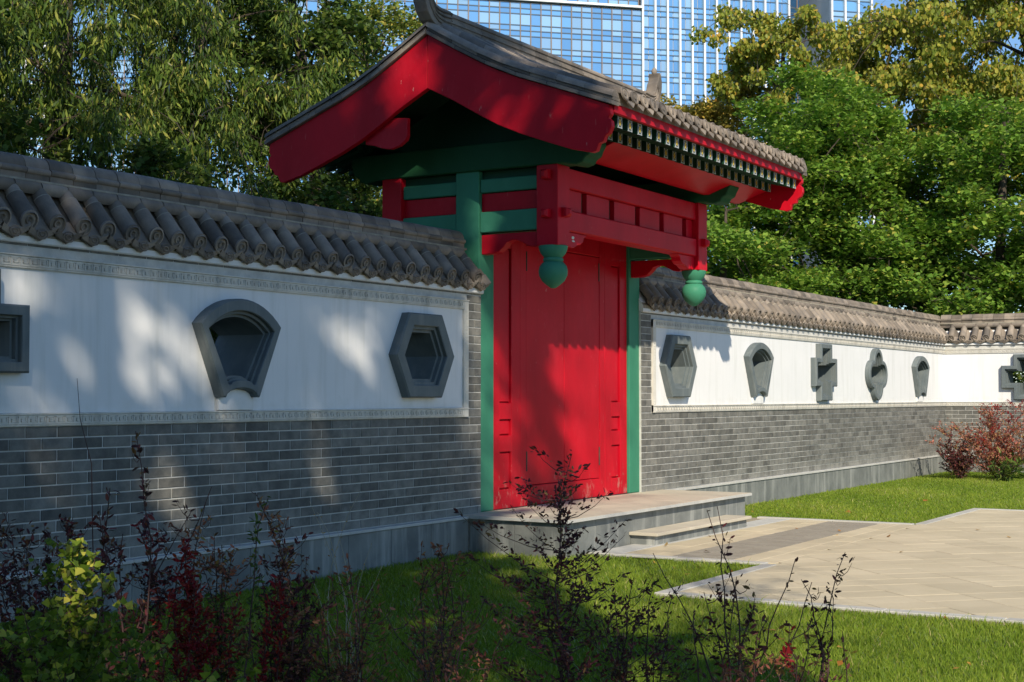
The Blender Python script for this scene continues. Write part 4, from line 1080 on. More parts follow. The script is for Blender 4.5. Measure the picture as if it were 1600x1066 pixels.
tree('maple_tree', 'green maple hanging over the wall corner on the right', (19.6, -.6, 0), (19.8, -.6, 7.5), [(20.0, -.4, 5.2, 2.3, 2.2, 2.8), (18.9, .3, 3.6, 1.3, 1.2, 1.2)], L_MAPLE, 58000, .105, 33, 'maple', 190, .50, 0, .15, squash=.52, group=MG, flat=1.0)
tree('maple_tree', 'green maple at the right edge of the photo', (22.2, -4.4, 0), (22, -4, 7.5), [(22.2, -3.8, 5.2, 2.6, 2.4, 2.9)], L_MAPLE, 30000, .105, 34, 'maple', 100, .52, 0, .15, squash=.52, group=MG, flat=1.0)
AG = 'tall autumn trees beyond the maples'
tree('ash_tree', 'tall olive and brown ash rising at the top right', (26.5, .6, 0), (26.5, .6, 11.5), [(26.5, .6, 10.2, 3.6, 3.4, 2.8), (27.5, -3.5, 9.8, 3.0, 3.0, 2.6), (24.8, 3.4, 9.2, 2.4, 2.0, 2.1), (25.5, .5, 8.0, 2.2, 2.0, 1.6)], L_ASH, 120000, .12, 41, 'oval', 420, .55, .12, .16, group=AG)
tree('ash_tree', 'ash with yellowing sprays of leaves reaching across the glass tower', (26.0, 7.0, 0), (25.6, 6.4, 11.5), [(25.4, 5.6, 10.2, 2.7, 1.8, 1.6), (24.0, 7.2, 10.8, 1.8, 1.0, 1.0), (23.4, 7.0, 9.7, .9, .6, 1.1)], L_ASH, 20000, .12, 42, 'oval', 85, .34, .15, .12, group=AG)
tree('tree', 'yellow autumn tree top behind the eaves at the right end of the gate', (24.5, 9.8, 0), (24.5, 9.6, 7.5), [(24.6, 9.8, 8.2, 2.2, 1.6, 1.4), (25.9, 7.6, 8.7, 1.7, 1.4, 1.5), (22.8, 11.3, 7.9, 1.4, 1.2, 1.0)], L_YELLOW, 30000, .11, 43, 'oval', 90, .42, 0, .10, group=AG)

tree('hedge', 'dark hedge behind the wall that comes forward at the far right', (19.3, -3.5, 0), (19.3, -3.5, 1.2), [(19.2, -1.5, 1.3, .7, 1.7, 1.3), (19.2, -5.2, 1.3, .7, 2.2, 1.3)], L_DARK, 16000, .10, 47, 'oval', 110, .35, 0, .06, cat='hedge')
tree('hedge', 'dark hedge behind the long wall right of the gate', (11.0, 2.6, 0), (11.0, 2.6, 1.2), [(6.8, 2.6, 1.3, 2.4, .7, 1.3), (11.2, 2.6, 1.3, 2.4, .7, 1.3), (15.4, 2.4, 1.3, 2.2, .7, 1.3)], L_DARK, 22000, .10, 48, 'oval', 160, .35, 0, .06, cat='hedge')

# ================================================================== TREES THAT SHADE THE YARD (behind and left of the camera)
GAPS = [(1.43, -1.83, 0.5, 0.28, 0), (1.32, -2.62, 0.5, 0.3, 0), (1.02, -1.43, 0.25, 0.1, 0), (0.46, -3.38, 0.35, 0.18, 0), (0.17, -0.57, 0.3, 0.07, 0), (-1.57, -2.14, 0.3, 0.12, 0), (-2.33, -2.1, 0.25, 0.1, 0), (-1.21, -2.78, 0.25, 0.1, 0), (-0.2, -3.39, 0.2, 0.1, 0), (-1.95, -1.22, 0.2, 0.08, 0), (0.32, -2.25, 0.25, 0.08, 0), (-0.87, -3.56, 0.3, 0.1, 0), (-2.69, -0.98, 0.15, 0.07, 0), (-5.3, -1.6, 0.3, 0.16, 0), (-3.3, -1.9, 0.25, 0.12, 0), (-2.2, -1.6, 0.3, 0.12, 0), (-1.2, -2.2, 0.3, 0.14, 0), (-4.1, -3.6, 0.3, 0.12, 0), (-1.6, -4.0, 0.35, 0.14, 0), (-0.3, -3.0, 0.3, 0.16, 0), (-5.6, -2.6, 0.3, 0.14, 0), (0.95, 1.6, 0.12, 0.6, 0.15), (0.9, 0.6, 0.14, 0.35, 0), (1.5, 0.9, 0.1, 0.45, 0.2), (-3.78, -2.7, 0.3, 0.22, 0), (-3.1, -3.85, 0.5, 0.14, 0), (-4.6, -3.1, 0.2, 0.12, 0), (-2.0, -2.9, 0.2, 0.12, 0), (0.28, 1.4, 0.13, 0.9, 0), (0.62, 0.8, 0.18, 0.55, 0), (0.55, -0.3, 0.35, 0.35, 0), (1.05, -0.7, 0.4, 0.4, 0), (0.15, 2.3, 0.16, 0.3, 0), (0.85, -1.9, 0.4, 0.35, 0), (0.2, -1.35, 0.3, 0.18, 0), (0.8, -2.9, 0.4, 0.5, 0), (-0.9, -0.55, 0.3, 0.12, 0), (-1.0, -3.6, 0.35, 0.12, 0), (-2.4, -3.2, 0.3, 0.12, 0), (0.1, -4.2, 0.35, 0.35, 0), (-2.9, -2.4, 0.25, 0.15, 0), (1.4, 4.9, 0.5, 0.25, 0), (2.4, 5.1, 0.5, 0.25, 0), (-4.18, 2.09, 0.1, 0.18, 0.3), (-4.11, 1.74, 0.12, 0.2, 0.3), (-3.34, 1.52, 0.12, 0.17, 0.2), (-3.51, 1.76, 0.09, 0.14, 0.2), (-2.11, 2.1, 0.23, 0.15, 0.6), (-1.73, 1.96, 0.26, 0.24, 0.5), (-1.38, 2.1, 0.13, 0.22, 0.3), (-1.47, 1.64, 0.14, 0.12, 0.3), (-2.07, 1.63, 0.12, 0.13, 0.3), (-2.35, 1.47, 0.14, 0.08, 0), (-2.11, 1.42, 0.11, 0.08, 0), (-5.13, 2.17, 0.09, 0.12, 0.4), (-4.95, 2.01, 0.09, 0.14, 0.5), (-5.12, 1.48, 0.09, 0.11, 0), (-4.71, 1.39, 0.09, 0.05, 0), (-0.91, 1.81, 0.12, 0.12, 0), (-0.35, 1.36, 0.13, 0.06, 0), (-2.09, 1.11, 0.13, 0.15, 0.1), (-2.0, 0.77, 0.14, 0.18, 0.35), (-3.76, 0.77, 0.14, 0.16, 0.3), (-4.04, 0.81, 0.11, 0.12, 0.2), (-4.87, 1.02, 0.09, 0.25, 0), (-3.27, 1.02, 0.09, 0.1, 0), (-3.23, 0.71, 0.09, 0.09, 0), (-3.63, 0.55, 0.17, 0.09, 0), (-2.73, 1.08, 0.09, 0.07, 0), (-0.03, 1.12, 0.15, 0.24, 0.1), (0.17, 1.59, 0.11, 0.36, 0), (-4.4, 1.13, 0.09, 0.09, 0), (-0.24, 1.0, 0.11, 0.15, 0.2), (-1.23, 1.03, 0.09, 0.11, 0.3), (-0.63, 5.07, 0.15, 0.165, 0), (-0.59, 4.88, 0.15, 0.165, 0), (-0.56, 4.7, 0.15, 0.165, 0), (-0.52, 4.52, 0.15, 0.165, 0), (-0.88, 5.16, 0.17, 0.18700000000000003, 0), (-0.79, 4.92, 0.17, 0.18700000000000003, 0), (-0.71, 4.68, 0.17, 0.18700000000000003, 0), (-1.09, 5.16, 0.13, 0.14300000000000002, 0), (-1.0, 4.86, 0.13, 0.14300000000000002, 0), (0.01, 4.28, 0.16, 0.17600000000000002, 0), (-0.08, 4.24, 0.16, 0.17600000000000002, 0), (-0.16, 4.19, 0.16, 0.17600000000000002, 0), (-0.25, 4.15, 0.16, 0.17600000000000002, 0), (0.32, 3.8, 0.1, 0.11000000000000001, 0), (0.26, 3.71, 0.1, 0.11000000000000001, 0), (0.19, 3.62, 0.1, 0.11000000000000001, 0), (0.83, 3.14, 0.12, 0.132, 0), (0.71, 3.09, 0.12, 0.132, 0), (0.6, 3.04, 0.12, 0.132, 0), (1.14, 2.71, 0.11, 0.12100000000000001, 0), (1.08, 2.64, 0.11, 0.12100000000000001, 0), (1.02, 2.58, 0.11, 0.12100000000000001, 0), (1.62, 2.15, 0.11, 0.12100000000000001, 0), (1.5, 2.03, 0.11, 0.12100000000000001, 0), (-1.6, 5.46, 0.1, 0.11000000000000001, 0), (-1.51, 5.32, 0.1, 0.11000000000000001, 0), (-1.82, 5.21, 0.08, 0.08800000000000001, 0), (-1.69, 5.13, 0.08, 0.08800000000000001, 0), (0.94, 5.2, 0.15, 0.15, 0), (1.58, 5.13, 0.3, 0.3, 0), (2.28, 5.13, 0.3, 0.3, 0), (3.03, 5.06, 0.3, 0.3, 0), (3.68, 5.1, 0.3, 0.3, 0), (0.46, 5.09, 0.1, 0.1, 0)]
def shade_mask(pos, rng):
    u = pos[:, 0] - pos[:, 1] * (1.74 / 1.55); v = pos[:, 2] + pos[:, 1] * (math.tan(R(SUN_EL)) * math.hypot(1.74, 1.55) / 1.55)
    keep = np.ones(len(pos), bool)
    for (gu, gv, ru, rv, sh) in GAPS:
        kk = 1.5 if gv < 1.25 and gu < -.2 and gv > .3 else (1.34 if 1.25 <= gv < 2.4 and gu < -.2 else 1.18)
        q = ((u - gu - sh * (v - gv) * -1) / (ru * kk)) ** 2 + ((v - gv) / (rv * kk)) ** 2
        keep &= ~(q < 1)
    # ragged right hand rim of the crowns
    st = np.sin(u * 5.2 + v * 2.1 + 1.0) * .5 + np.sin(u * 2.3 - v * 1.7 + .4) * .5
    rim = np.where(v > .2, 1.75, .75) + .35 * np.sin(v * 2.2) + .15 * np.sin(v * 6.1)
    keep &= ~((u > rim) & (v < 4.6)); keep &= u < 2.6
    keep &= ~((u > .15) & (v > .2) & (st > .15))
    wob = .07 * np.sin(v * 9) + .05 * np.sin(v * 21 + u * 14)
    s1 = np.abs(u - (1.55 + (1.6 - v) * .42 + wob)) < .20 + .05 * np.sin(v * 13); s2 = np.abs(u - (1.02 + (1.4 - v) * .40 - wob)) < .13 + .05 * np.sin(v * 11 + 1)
    add = (v > .35) & (v < 2.35) & (s1 | s2) & (u < 2.7) & ~((np.sin(u * 31 + v * 17) > .72))
    keep |= add
    keep &= ~((v > .35) & (v < 2.3) & (u > .45) & (u < 2.8) & ~add & (np.sin(u * 7 + v * 5) > -.55))
    return keep
def sunpos(u, v, t):
    d = -sun_vec; p = Vector((u, 0, v)) + d * t
    return (p.x, p.y, p.z)
SG = 'tall trees behind the viewer that shade the yard'
for k, (u, v, lab) in enumerate([(0.3, 2.5, 'tall tree behind the viewer, nearest to the plaza'), (-4.6, 2.2, 'tall tree behind the viewer, second from the plaza'), (-9.5, 2.0, 'tall tree behind the viewer, third from the plaza'), (-14.5, 2.0, 'tall tree behind the viewer, farthest from the plaza')]):
    c = sunpos(u, v, 20)
    c2 = sunpos(u, v - 4.6, 19.5); c3 = sunpos(u, v + 5.5, 21)
    tree('shade_tree', lab, (c[0] - 1.0, c[1] - 1.5, 0), (c[0], c[1], c[2] + 4), [(*c, 3.1, 2.4, 3.4), (*c2, 3.0, 2.2, 2.9), (*c3, 3.0, 2.4, 3.2)], L_DARK, 60000, .17, 60 + k, 'card', 460, .62, 0, .24, squash=.8, group=SG, mask=shade_mask, limbs=6)

for k, (x, y, h, lab) in enumerate([(-20, -5, 5.5, 'broad unseen tree added left of the viewer to block skylight'), (-20.5, 3.5, 5.5, 'broad unseen tree added beyond the left end of the wall to block skylight')]):  # both trees added out of view to cut skylight on left-facing surfaces
    tree('shade_tree', lab, (x, y, 0), (x, y, h + 1), [(x, y, h, 3.6, 4.2, 4.6)], L_DARK, 30000, .24, 80 + k, 'card', 200, .75, 0, .25, squash=.8, group=SG, limbs=6)

# ================================================================== SHRUBS
def shrub(name, label, base, stems, leafmat, lsize, seed, nside=9, sidelen=.22, ldens=55, shape='slim', group=None, twig=TWIG, cat='bush', extra=None, rad=.006, bare=0.12, spread=.9):
    """stems: list of (dx,dy,height,leafmat or None)"""
    rng = np.random.default_rng(seed); root = thing(name, base, label, cat, group)
    wood = MB(); leaves = {}
    def add(p, d, mt): leaves.setdefault(mt, []).append((p, d))
    for st in stems:
        dx, dy, h = st[:3]; lm = st[3] if len(st) > 3 else leafmat; sdens = st[4] if len(st) > 4 else 1
        b0 = np.array(base, float) + np.array([rng.uniform(-.06, .06), rng.uniform(-.06, .06), -.02])
        tip = np.array(base, float) + np.array([dx, dy, h])
        n = 10; bend = rng.normal(size=3) * .06 * h; bend[2] = .0
        pts = []
        for i in range(n):
            t = i / (n - 1); p = b0 + (tip - b0) * np.array([t ** 1.25, t ** 1.25, t]); p = p + bend * math.sin(math.pi * t) + rng.normal(size=3) * .006; pts.append(p)
        wood.tube(pts, [rad * (1 - .75 * i / (n - 1)) for i in range(n)], 5)
        L = h
        def along(pts_, t):
            f = t * (len(pts_) - 1); i = min(int(f), len(pts_) - 2); return pts_[i] + (pts_[i + 1] - pts_[i]) * (f - i)
        nl = int(ldens * L * sdens)
        for _ in range(nl):
            t = rng.uniform(bare, 1); p = along(pts, t); add(p + rng.normal(size=3) * .006, rng.normal(size=3) + np.array([0, 0, .6]), lm)
        for s_ in range(int(nside * h * sdens / .8)):
            t = rng.uniform(max(bare, .15), .95); p = along(pts, t); a = rng.uniform(0, 2 * math.pi); ll = sidelen * rng.uniform(.4, 1.2) * (1.15 - .7 * t)
            d = np.array([math.cos(a) * spread, math.sin(a) * spread, rng.uniform(.25, .9)]); e = p + d * ll
            sp = [p + (e - p) * q + np.array([0, 0, -.03 * math.sin(math.pi * q)]) for q in (0, .35, .7, 1)]
            wood.tube(sp, [rad * .35, rad * .3, rad * .22, rad * .12], 4, cap=False)
            for _ in range(int(ll * ldens * 1.3)):
                q = rng.uniform(.1, 1); add(p + (e - p) * q + rng.normal(size=3) * .006, d + rng.normal(size=3) * .7, lm)
    put('stems', wood.mesh('stems', twig, smooth=60, recalc=False), root)
    for mt, L in leaves.items():
        P = np.array([l[0] for l in L]); D = np.array([l[1] for l in L])
        put('foliage', leaf_mesh('foliage', mt, P, lsize, None, D, shape, rng, .2), root)
    return root
#SHRUBS_BEGIN
shrub('barberry_bush', 'dark purple barberry at the left edge of the photo', (-7.08, -2.41, 0), [(-0.05, 0.09, 0.98, L_PURPLE), (0.13, 0.17, 0.84, L_PURPLE, 1), (0.05, -0.07, 0.89, L_PURPLE), (-0.04, -0.32, 0.98, L_PURPLE, 1), (-0.13, 0.21, 1.01, L_PURPLE), (-0.08, 0.14, 0.76, L_PURPLE), (0.15, -0.24, 0.78, L_PURPLE), (0.18, 0.29, 0.64, L_PURPLE, 1), (0.08, -0.12, 0.70, L_PURPLE)], L_PURPLE, 0.028, 101, nside=16, sidelen=.26, ldens=111, group='barberry bushes in the foreground bed')
shrub('bare_stalk', 'single thin leafless stalk rising in front of the left wall', (-7.22, -2.75, 0), [(0.03, -0.06, 1.55, L_PURPLE, 0.0)], L_PURPLE, 0.02, 102, nside=0, ldens=0, rad=.0045, cat='plant')
shrub('barberry_bush', 'tall arching purple barberry shoot in front of the left brickwork', (-7.10, -2.95, 0), [(0.04, -0.07, 1.34, L_PURPLE, 0.8), (-0.01, 0.02, 1.11, L_PURPLE, 0.7), (-0.04, 0.07, 1.00, L_PURPLE)], L_PURPLE, 0.036, 103, nside=8, sidelen=.12, ldens=84, group='barberry bushes in the foreground bed')
shrub('lime_bush', 'bright yellow green bush in the bottom left corner', (-7.73, -3.45, 0), [(-0.01, 0.03, 0.96, L_LIME, 1.3), (0.03, -0.05, 0.93, L_LIME, 1.3), (0.20, 0.39, 0.85, L_LIME, 1.2), (0.06, -0.11, 0.85, L_LIME, 1.2), (0.28, 0.01, 0.69, L_LIME, 1), (-0.16, 0.26, 0.69, L_LIME), (-0.28, -0.03, 0.76, L_LIME, 1), (-0.24, 0.39, 0.65, L_LIME), (-0.28, -0.26, 0.63, L_LIME, 1), (0.18, -0.30, 0.63, L_LIME), (0.06, -0.60, 0.57, L_LIME, 1), (0.31, -0.51, 0.50, L_LIME), (-0.31, -0.45, 0.52, L_LIME, 1), (-0.30, -0.70, 0.49, L_LIME, 1), (-0.54, -0.33, 0.55, L_LIME, 1), (-0.54, -0.10, 0.52, L_LIME, 1), (-0.24, -0.81, 0.47, L_LIME, 1), (0.38, -0.61, 0.44, L_LIME)], L_LIME, 0.033, 104, shape='maple', nside=17, sidelen=.22, ldens=80, bare=.3)
shrub('barberry_bush', 'purple barberry with one crimson shoot beside the lime bush', (-6.88, -2.94, 0), [(-0.03, 0.06, 0.94, L_RED, 1.6), (0.02, -0.02, 0.85, L_PURPLE), (-0.07, 0.12, 0.90, L_PURPLE), (0.09, -0.14, 0.99, L_PURPLE, 0.6), (0.05, -0.07, 0.77, L_PURPLE), (-0.01, 0.03, 0.71, L_PURPLE), (0.13, -0.21, 1.09, L_PURPLE, 0.15)], L_PURPLE, 0.028, 105, nside=13, sidelen=.22, ldens=96, group='barberry bushes in the foreground bed')
shrub('barberry_bush', 'dense crimson barberry column left of the rust bush', (-6.96, -3.18, 0), [(0.00, 0.00, 0.87, L_RED, 1.8), (0.02, -0.04, 0.74, L_RED, 1.4), (-0.02, 0.03, 0.66, L_RED, 1.2), (0.04, -0.06, 0.61, L_RED)], L_RED, 0.028, 106, nside=14, sidelen=.14, ldens=228, group='barberry bushes in the foreground bed')
shrub('barberry_bush', 'rusty barberry with green lower leaves in the foreground bed', (-6.67, -3.09, 0), [(-0.01, 0.03, 1.03, L_MIX, 0.4), (0.03, -0.03, 0.84, L_MIX), (0.05, -0.08, 0.81, L_MIX), (-0.03, 0.06, 0.78, L_MIX), (0.01, -0.01, 0.89, L_MIX), (-0.02, 0.04, 0.70, L_DARK, 1), (0.03, -0.03, 0.64, L_DARK, 1)], L_MIX, 0.028, 107, nside=12, sidelen=.24, ldens=88, group='barberry bushes in the foreground bed')
shrub('barberry_bush', 'barberry with slim orange shoot and scarlet lower leaves', (-6.72, -3.39, 0), [(0.00, 0.01, 1.07, L_MIX, 1.2), (0.02, -0.02, 1.05, L_DARK, 0.5), (-0.03, 0.06, 0.64, L_RED, 1.2), (0.04, -0.06, 0.72, L_RED, 1.5), (0.03, -0.04, 0.62, L_RED, 1.5), (-0.01, 0.03, 0.51, L_MIX)], L_MIX, 0.028, 108, nside=10, sidelen=.12, ldens=168, group='barberry bushes in the foreground bed')
shrub('barberry_bush', 'bushy purple barberry in front of the plinth', (-6.42, -3.30, 0), [(-0.02, 0.04, 0.93, L_PURPLE), (0.01, -0.02, 0.83, L_PURPLE), (0.04, -0.07, 0.77, L_PURPLE), (0.12, 0.18, 0.77, L_PURPLE, 1), (0.03, -0.04, 0.69, L_PURPLE), (0.07, -0.12, 0.60, L_PURPLE), (-0.06, 0.10, 0.69, L_PURPLE)], L_PURPLE, 0.028, 109, nside=13, sidelen=.24, ldens=96, group='barberry bushes in the foreground bed')
shrub('dry_grass_clump', 'clump of pale dry stalks leaning in front of the plinth', (-5.96, -3.28, 0), [(-0.10, 0.16, 1.00, L_FALLEN), (-0.07, 0.12, 0.94, L_FALLEN), (0.02, -0.04, 1.04, L_FALLEN), (0.05, -0.09, 0.79, L_FALLEN), (0.08, -0.14, 0.70, L_FALLEN), (-0.12, 0.19, 0.73, L_FALLEN), (-0.03, 0.04, 0.85, L_FALLEN)], L_FALLEN, 0.012, 110, nside=2, sidelen=.1, ldens=16, twig=DRY, rad=.0035, cat='dry grass')
shrub('barberry_bush', 'rust brown barberry right of the dry stalks', (-6.36, -3.60, 0), [(0.00, 0.01, 0.78, L_MIX), (0.02, -0.02, 0.70, L_MIX), (-0.04, 0.07, 0.70, L_MIX), (0.06, -0.09, 0.59, L_MIX), (-0.07, 0.12, 0.62, L_MIX), (0.03, -0.04, 0.53, L_MIX), (-0.02, 0.04, 0.48, L_MIX), (-0.10, 0.17, 0.53, L_MIX)], L_MIX, 0.026, 111, nside=12, sidelen=.24, ldens=66, group='barberry bushes in the foreground bed')
shrub('barberry_bush', 'small rusty barberry on the shaded lawn near the platform', (-5.24, -3.31, 0), [(-0.05, 0.08, 0.73, L_MIX), (0.00, 0.00, 0.74, L_MIX), (0.04, -0.07, 0.69, L_MIX), (0.02, -0.03, 0.63, L_MIX), (-0.02, 0.03, 0.56, L_MIX)], L_MIX, 0.028, 112, nside=10, sidelen=.2, ldens=81, group='barberry bushes in the foreground bed')
shrub('barberry_bush', 'low dark rust barberry at the bottom centre of the photo', (-6.40, -4.10, 0), [(-0.12, 0.19, 0.57, L_MIX), (-0.07, 0.12, 0.61, L_MIX), (-0.02, 0.02, 0.66, L_MIX), (0.04, -0.07, 0.68, L_MIX), (0.09, -0.16, 0.66, L_MIX), (0.01, -0.02, 0.53, L_MIX), (-0.06, 0.09, 0.47, L_MIX), (0.14, -0.22, 0.58, L_MIX)], L_MIX, 0.026, 113, nside=10, sidelen=.26, ldens=54, group='barberry bushes in the foreground bed')
shrub('barberry_bush', 'tall black barberry with tiered side twigs in front of the red door', (-6.03, -4.52, 0), [(-0.01, 0.02, 1.23, L_PURPLE, 1.3), (0.03, -0.04, 0.72, L_PURPLE, 0.5), (-0.07, 0.11, 0.64, L_PURPLE, 0.5)], L_PURPLE, 0.026, 114, nside=26, sidelen=.40, ldens=123, spread=1.2, group='barberry bushes in the foreground bed')
shrub('barberry_bush', 'wide dark barberry on the lawn left of the paving corner', (-5.97, -4.81, 0), [(-0.06, 0.10, 0.66, L_PURPLE), (-0.02, 0.04, 0.74, L_PURPLE), (0.02, -0.03, 0.72, L_PURPLE), (0.06, -0.10, 0.67, L_PURPLE), (-0.01, 0.01, 0.61, L_PURPLE), (-0.04, 0.07, 0.53, L_PURPLE), (0.05, -0.08, 0.58, L_PURPLE), (-0.09, 0.15, 0.58, L_PURPLE)], L_PURPLE, 0.026, 115, nside=10, sidelen=.26, ldens=60, group='barberry bushes in the foreground bed')
shrub('barberry_bush', 'upright dark barberry with bare arching shoots against the paving', (-5.78, -5.11, 0), [(-0.05, 0.08, 1.01, L_PURPLE, 0.75), (-0.03, 0.04, 1.03, L_PURPLE, 0.55), (-0.17, 0.27, 0.84, L_PURPLE, 0.12), (0.13, -0.23, 0.81, L_PURPLE, 0.35), (0.05, -0.09, 0.66, L_PURPLE), (0.01, -0.03, 0.74, L_PURPLE), (-0.06, 0.09, 0.66, L_PURPLE), (0.08, -0.14, 0.58, L_PURPLE), (0.17, -0.29, 0.72, L_PURPLE, 0.5), (-0.09, 0.13, 0.61, L_PURPLE)], L_PURPLE, 0.03, 116, nside=7, sidelen=.24, ldens=45, group='barberry bushes in the foreground bed')
shrub('barberry_bush', 'slender dark barberry sprays near the right edge of the foreground bed', (-5.38, -5.39, 0), [(0.04, -0.06, 0.82, L_PURPLE, 1.2), (0.01, -0.02, 0.63, L_PURPLE, 1), (-0.06, 0.10, 0.70, L_PURPLE, 1), (-0.04, 0.06, 0.55, L_PURPLE), (0.02, -0.04, 0.49, L_PURPLE, 0.8)], L_PURPLE, 0.028, 117, nside=5, sidelen=.12, ldens=69, group='barberry bushes in the foreground bed')
shrub('barberry_bush', 'low barberry with pinkish red leaves at the bottom right of the bed', (-6.08, -5.40, 0), [(-0.09, 0.15, 0.54, L_MIX), (-0.03, 0.05, 0.58, L_MIX), (0.04, -0.06, 0.60, L_RED, 0.8), (0.09, -0.14, 0.56, L_MIX), (-0.05, 0.09, 0.47, L_MIX), (0.01, -0.02, 0.49, L_MIX), (0.06, -0.10, 0.47, L_MIX, 1), (-0.13, 0.21, 0.44, L_MIX), (0.12, -0.19, 0.44, L_MIX)], L_MIX, 0.032, 118, nside=10, sidelen=.2, ldens=55, group='barberry bushes in the foreground bed')
shrub('barberry_bush', 'red and rust barberry in full sun before the wall corner', (14.6, -1.55, 0), [(-0.16, 0.16, 1.3), (0.40, -0.32, 1.4, L_RED), (0.00, -0.48, 1.2), (-0.56, 0.64, 1.05), (-0.32, 0.96, .95), (0.32, 0.24, 1.2), (0.48, -0.88, 1.3), (-0.16, -0.80, 1.0), (0.16, 0.80, .95), (-0.40, 0.16, .8), (0.00, 0.00, 1.35, L_RED), (0.64, -1.28, 1.15), (0.16, -1.28, .8), (-0.32, -0.32, 1.0), (0.48, -1.60, 1.2), (-0.64, 0.32, .6), (-0.48, 1.12, .7)], L_PINK, .042, 130, nside=28, sidelen=.46, ldens=62, group='bushes before the wall corner')
shrub('barberry_bush', 'low purple barberry on the left of the sunlit red bush', (14.3, -.95, 0), [(-.3, .25, .5), (.1, .2, .65), (.3, -.1, .8), (-.1, -.2, .55), (.0, .1, .45), (-.2, .25, .95, L_PURPLE, .3)], L_PURPLE, 0.045, 131, nside=34, sidelen=.26, ldens=130, group='bushes before the wall corner')
shrub('barberry_bush', 'dark purple barberry at the right edge beside the sunlit red bush', (15.2, -2.45, 0), [(-0.16, 0.32, 1.1), (0.32, -0.16, 1.25), (0.48, -0.80, 1.1), (0.00, -0.48, .9), (0.16, 0.48, 1.2), (0.48, 0.16, .8), (0.32, -1.28, 1.0)], L_PURPLE, 0.050, 132, nside=34, sidelen=.34, ldens=110, group='bushes before the wall corner')
shrub('daylily_clump', 'tuft of long green leaves at the foot of the red bush', (14.1, -1.75, 0), [(-.3, .2, .35), (.2, -.1, .45), (-.1, -.3, .36), (-.2, -.1, .4), (.25, -.35, .38), (.15, .1, .5)], L_DARK, .16, 133, shape='lance', nside=10, sidelen=.1, ldens=60, bare=.0, cat='plant')
#SHRUBS_END

# fallen leaves on the paving
rf = random.Random(5)
for k, (x, y, lab, rot) in enumerate([(1.95, -1.85, 'orange fallen leaf lying on the grey textured paving strip', .4), (3.35, -3.02, 'orange fallen leaf on the beige paving nearest to the lawn corner', 1.2), (2.0, -3.55, 'curled brown fallen leaf in the middle of the beige paving', 2.0), (1.2, -2.3, 'pale fallen leaf at the edge of the grey strip', 2.6), (4.6, -3.6, 'small yellow fallen leaf far back on the beige paving', 3.0), (1.0, -2.05, 'yellow fallen leaf near the end of the grey strip', .9)]):
    me = leaf_mesh('dry_leaf', L_FALLEN, np.array([[0, 0, 0.]]), .085, np.array([[.25, .1, 1.]]), np.array([[1., .2, .2]]), 'maple', np.random.default_rng(k))
    put('dry_leaf', me, None, (x, y, Zp + .012), (0, 0, rot), label=lab, cat='leaf', group='fallen leaves on the paving')

lawn_leaves = [(-.6, -1.7, 'straw coloured dead leaf on the lawn between the platform and the paving corner'), (-2.2, -2.1, 'straw coloured dead leaf on the shaded lawn nearest to the purple bushes'), (-.1, -2.45, 'pale dead leaf on the lawn tip beside the kerb'), (6.2, -1.6, 'yellow dead leaf on the sunlit far lawn'), (8.6, -1.9, 'yellow dead leaf on the far lawn behind the paving'), (-1.1, -1.1, 'brown dead leaf on the lawn close to the granite platform'), (-2.9, -4.2, 'brown dead leaf on the near lawn at the lower right of the photo')]
for k, (x, y, lab) in enumerate(lawn_leaves):
    me = leaf_mesh('dry_leaf', L_FALLEN, np.array([[0, 0, 0.]]), .08, np.array([[.2, -.3, 1.]]), np.array([[1., .4, .1]]), 'maple', np.random.default_rng(50 + k))
    put('dry_leaf', me, None, (x, y, .045), (0, 0, k * 1.3), label=lab, cat='leaf', group='fallen leaves on the lawn')

rr_ = np.random.default_rng(77); P = []
while len(P) < 170:
    x, y = rr_.uniform(-8, 6), rr_.uniform(-7, -.2)
    on_pave = (PX0 < x and y < PY1) or (QX0 < x < QX1 and y < -1.1)
    if y > -1.2 and -.1 < x < 4.4: continue
    if on_pave and rr_.random() > .10: continue
    P.append((x, y, Zp + .008 if on_pave else rr_.uniform(.02, .045)))
nl = rr_.normal(size=(len(P), 3)) * .3 + np.array([0, 0, 1.])
put('leaf_litter', leaf_mesh('leaf_litter', L_FALLEN, np.array(P), .045, nl, rr_.normal(size=(len(P), 3)), 'maple', rr_), label='tiny dry leaves scattered over lawn and paving', cat='leaf litter', kind='stuff')

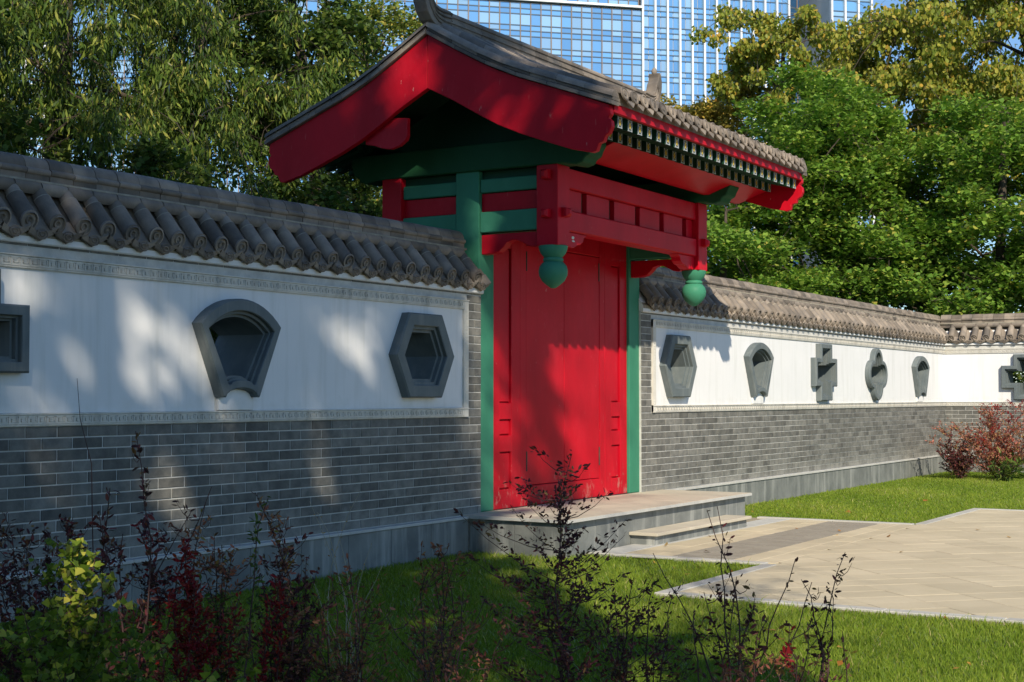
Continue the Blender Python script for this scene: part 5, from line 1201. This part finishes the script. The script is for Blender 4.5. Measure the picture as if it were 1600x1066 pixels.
# ================================================================== TOWERS
AZ = math.radians(26.18); D0 = 200
P0 = Vector((cam.location.x + D0 * math.cos(AZ), cam.location.y + D0 * math.sin(AZ), 0))
TF = Matrix.Translation(P0) @ Matrix.Rotation(math.radians(-45.4), 4, 'Z')
def tower(name, label, xa, xb, depth, H, pitch, rows, rowmats, vis, off=0, zoff=0., root_at=None, fins=False, vmat=MULLION, cat='tower', hmat=TRANSOM, finpitch=None):
    root = thing(name, root_at or ((xa + xb) / 2, off + 2, 0), label, cat, None, TF)
    q = MB(); q.box(xa + .02, xb - .02, off + .12, off + depth, 0, H); put('core', q.mesh('core', CONC), root)
    FH = sum(rows); ncol = int(round((xb - xa) / pitch)); pw = (xb - xa) / ncol
    cache = {}; stuffs = {}; cnt = 0
    zs = []; z = zoff % FH - FH; 
    while z < H:
        zz = z
        for i, r_ in enumerate(rows):
            if zz > 0 and zz + r_ < H: zs.append((zz, r_, i))
            zz += r_
        z += FH
    items = []
    for c in range(ncol):
        for (zz, r_, i) in zs:
            x = xa + c * pw; items.append((c, x, zz, r_, i, vis[0] <= x <= vis[1] and vis[2] <= zz <= vis[3]))
    for c, x, zz, r_, i, v in items:
        mt = rowmats(c, i)
        if v and cnt < 300:
            k = (i, mt.name)
            if k not in cache:
                m_ = MB(); m_.box(.04, pw - .04, 0, .04, .04, r_ - .04); cache[k] = m_.mesh('glass_pane', mt)
            put('glass_pane', cache[k], root, (x, off + .03, zz)); cnt += 1
        else:
            stuffs.setdefault(mt.name, (mt, MB()))[1].box(x + .04, x + pw - .04, off + .03, off + .07, zz + .04, zz + r_ - .04)
    for nm, (mt, m_) in stuffs.items(): put('far_panes', m_.mesh('far_panes', mt, recalc=False), root, kind='stuff')
    for c in range(ncol + 1):
        x = xa + c * pw
        if not fins: q = MB(); q.box(x - .07, x + .07, off - .10, off + .11, 0, H); put('mullion', q.mesh('mullion', vmat), root)
    if fins:
        nf = int(round((xb - xa) / finpitch))
        for c in range(nf + 1):
            x = xa + c * (xb - xa) / nf; q = MB(); q.box(x - .13, x + .13, off - .45, off + .11, 0, H); put('fin', q.mesh('fin', vmat), root)
    for (zz, r_, i) in zs:
        q = MB(); q.box(xa, xb, off - .04, off + .11, zz - .07, zz + .07); put('transom', q.mesh('transom', hmat), root)
    return root
FL = [1.55, .75, .75]
ZO = 53.3 - 1.55
def rmA(c, i):
    if (c % 3) != 0: return GLASS_C if i == 0 else (GLASS_S if i == 1 else GLASS_C if (c * 7 + i) % 4 else GLASS_S)
    return GLASS_B
TA = tower('glass_tower', 'blue glass tower with bronze mullions and pale curtains behind the gate ridge', -72, 0, 20, 54.9, 1.45, FL, rmA, (-33, 0, 40, 54.5), zoff=ZO)
q = MB(); q.box(-72.3, .05, -.5, 1, 55.05, 55.32); q.box(-72.3, .0, -.3, .11, 55.32, 55.4); put('cornice', q.mesh('cornice', WHITE), TA)
TB = tower('glass_tower', 'upper storeys of blue glass set above the white ledge', -71.8, -.2, 19, 74, 1.45, FL, rmA, (-33, 0, 55.6, 60), off=.8, zoff=ZO, root_at=(-36, 3, 0))
TC = tower('glass_tower', 'blue glass tower with white vertical fins behind the right end of the gate roof', .06, 21.8, 20, 74, .9, FL, lambda c, i: GLASS_C if (c * 5 + i * 3) % 7 < 2 and c < 9 else (GLASS_S if i else GLASS_B), (0, 22, 46, 56), zoff=ZO + .8, off=.0, fins=True, vmat=WHITE, finpitch=1.79)
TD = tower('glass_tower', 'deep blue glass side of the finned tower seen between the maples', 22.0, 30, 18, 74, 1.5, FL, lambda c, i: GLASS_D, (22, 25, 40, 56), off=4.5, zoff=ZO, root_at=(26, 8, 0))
q = None
TE = tower('apartment_tower', 'pale tower with white piers showing through the tree tops at the right', 25.5, 31.5, 15, 70, 2.2, FL, lambda c, i: GLASS_S if i == 0 else GLASS_C, (26, 27, 50, 56), off=-6, zoff=ZO, fins=True, vmat=WHITE, finpitch=2.0, hmat=TRANSOM, root_at=(28.5, 0, 0))
TG = tower('apartment_tower', 'white tower edge glimpsed between the willow trunks at the left', -92, -76, 15, 70, 2.2, FL, lambda c, i: GLASS_C, (-80, -76, 50, 52), off=-5, zoff=ZO, fins=True, vmat=WHITE, finpitch=2.2, hmat=WHITE, root_at=(-84, 0, 0))
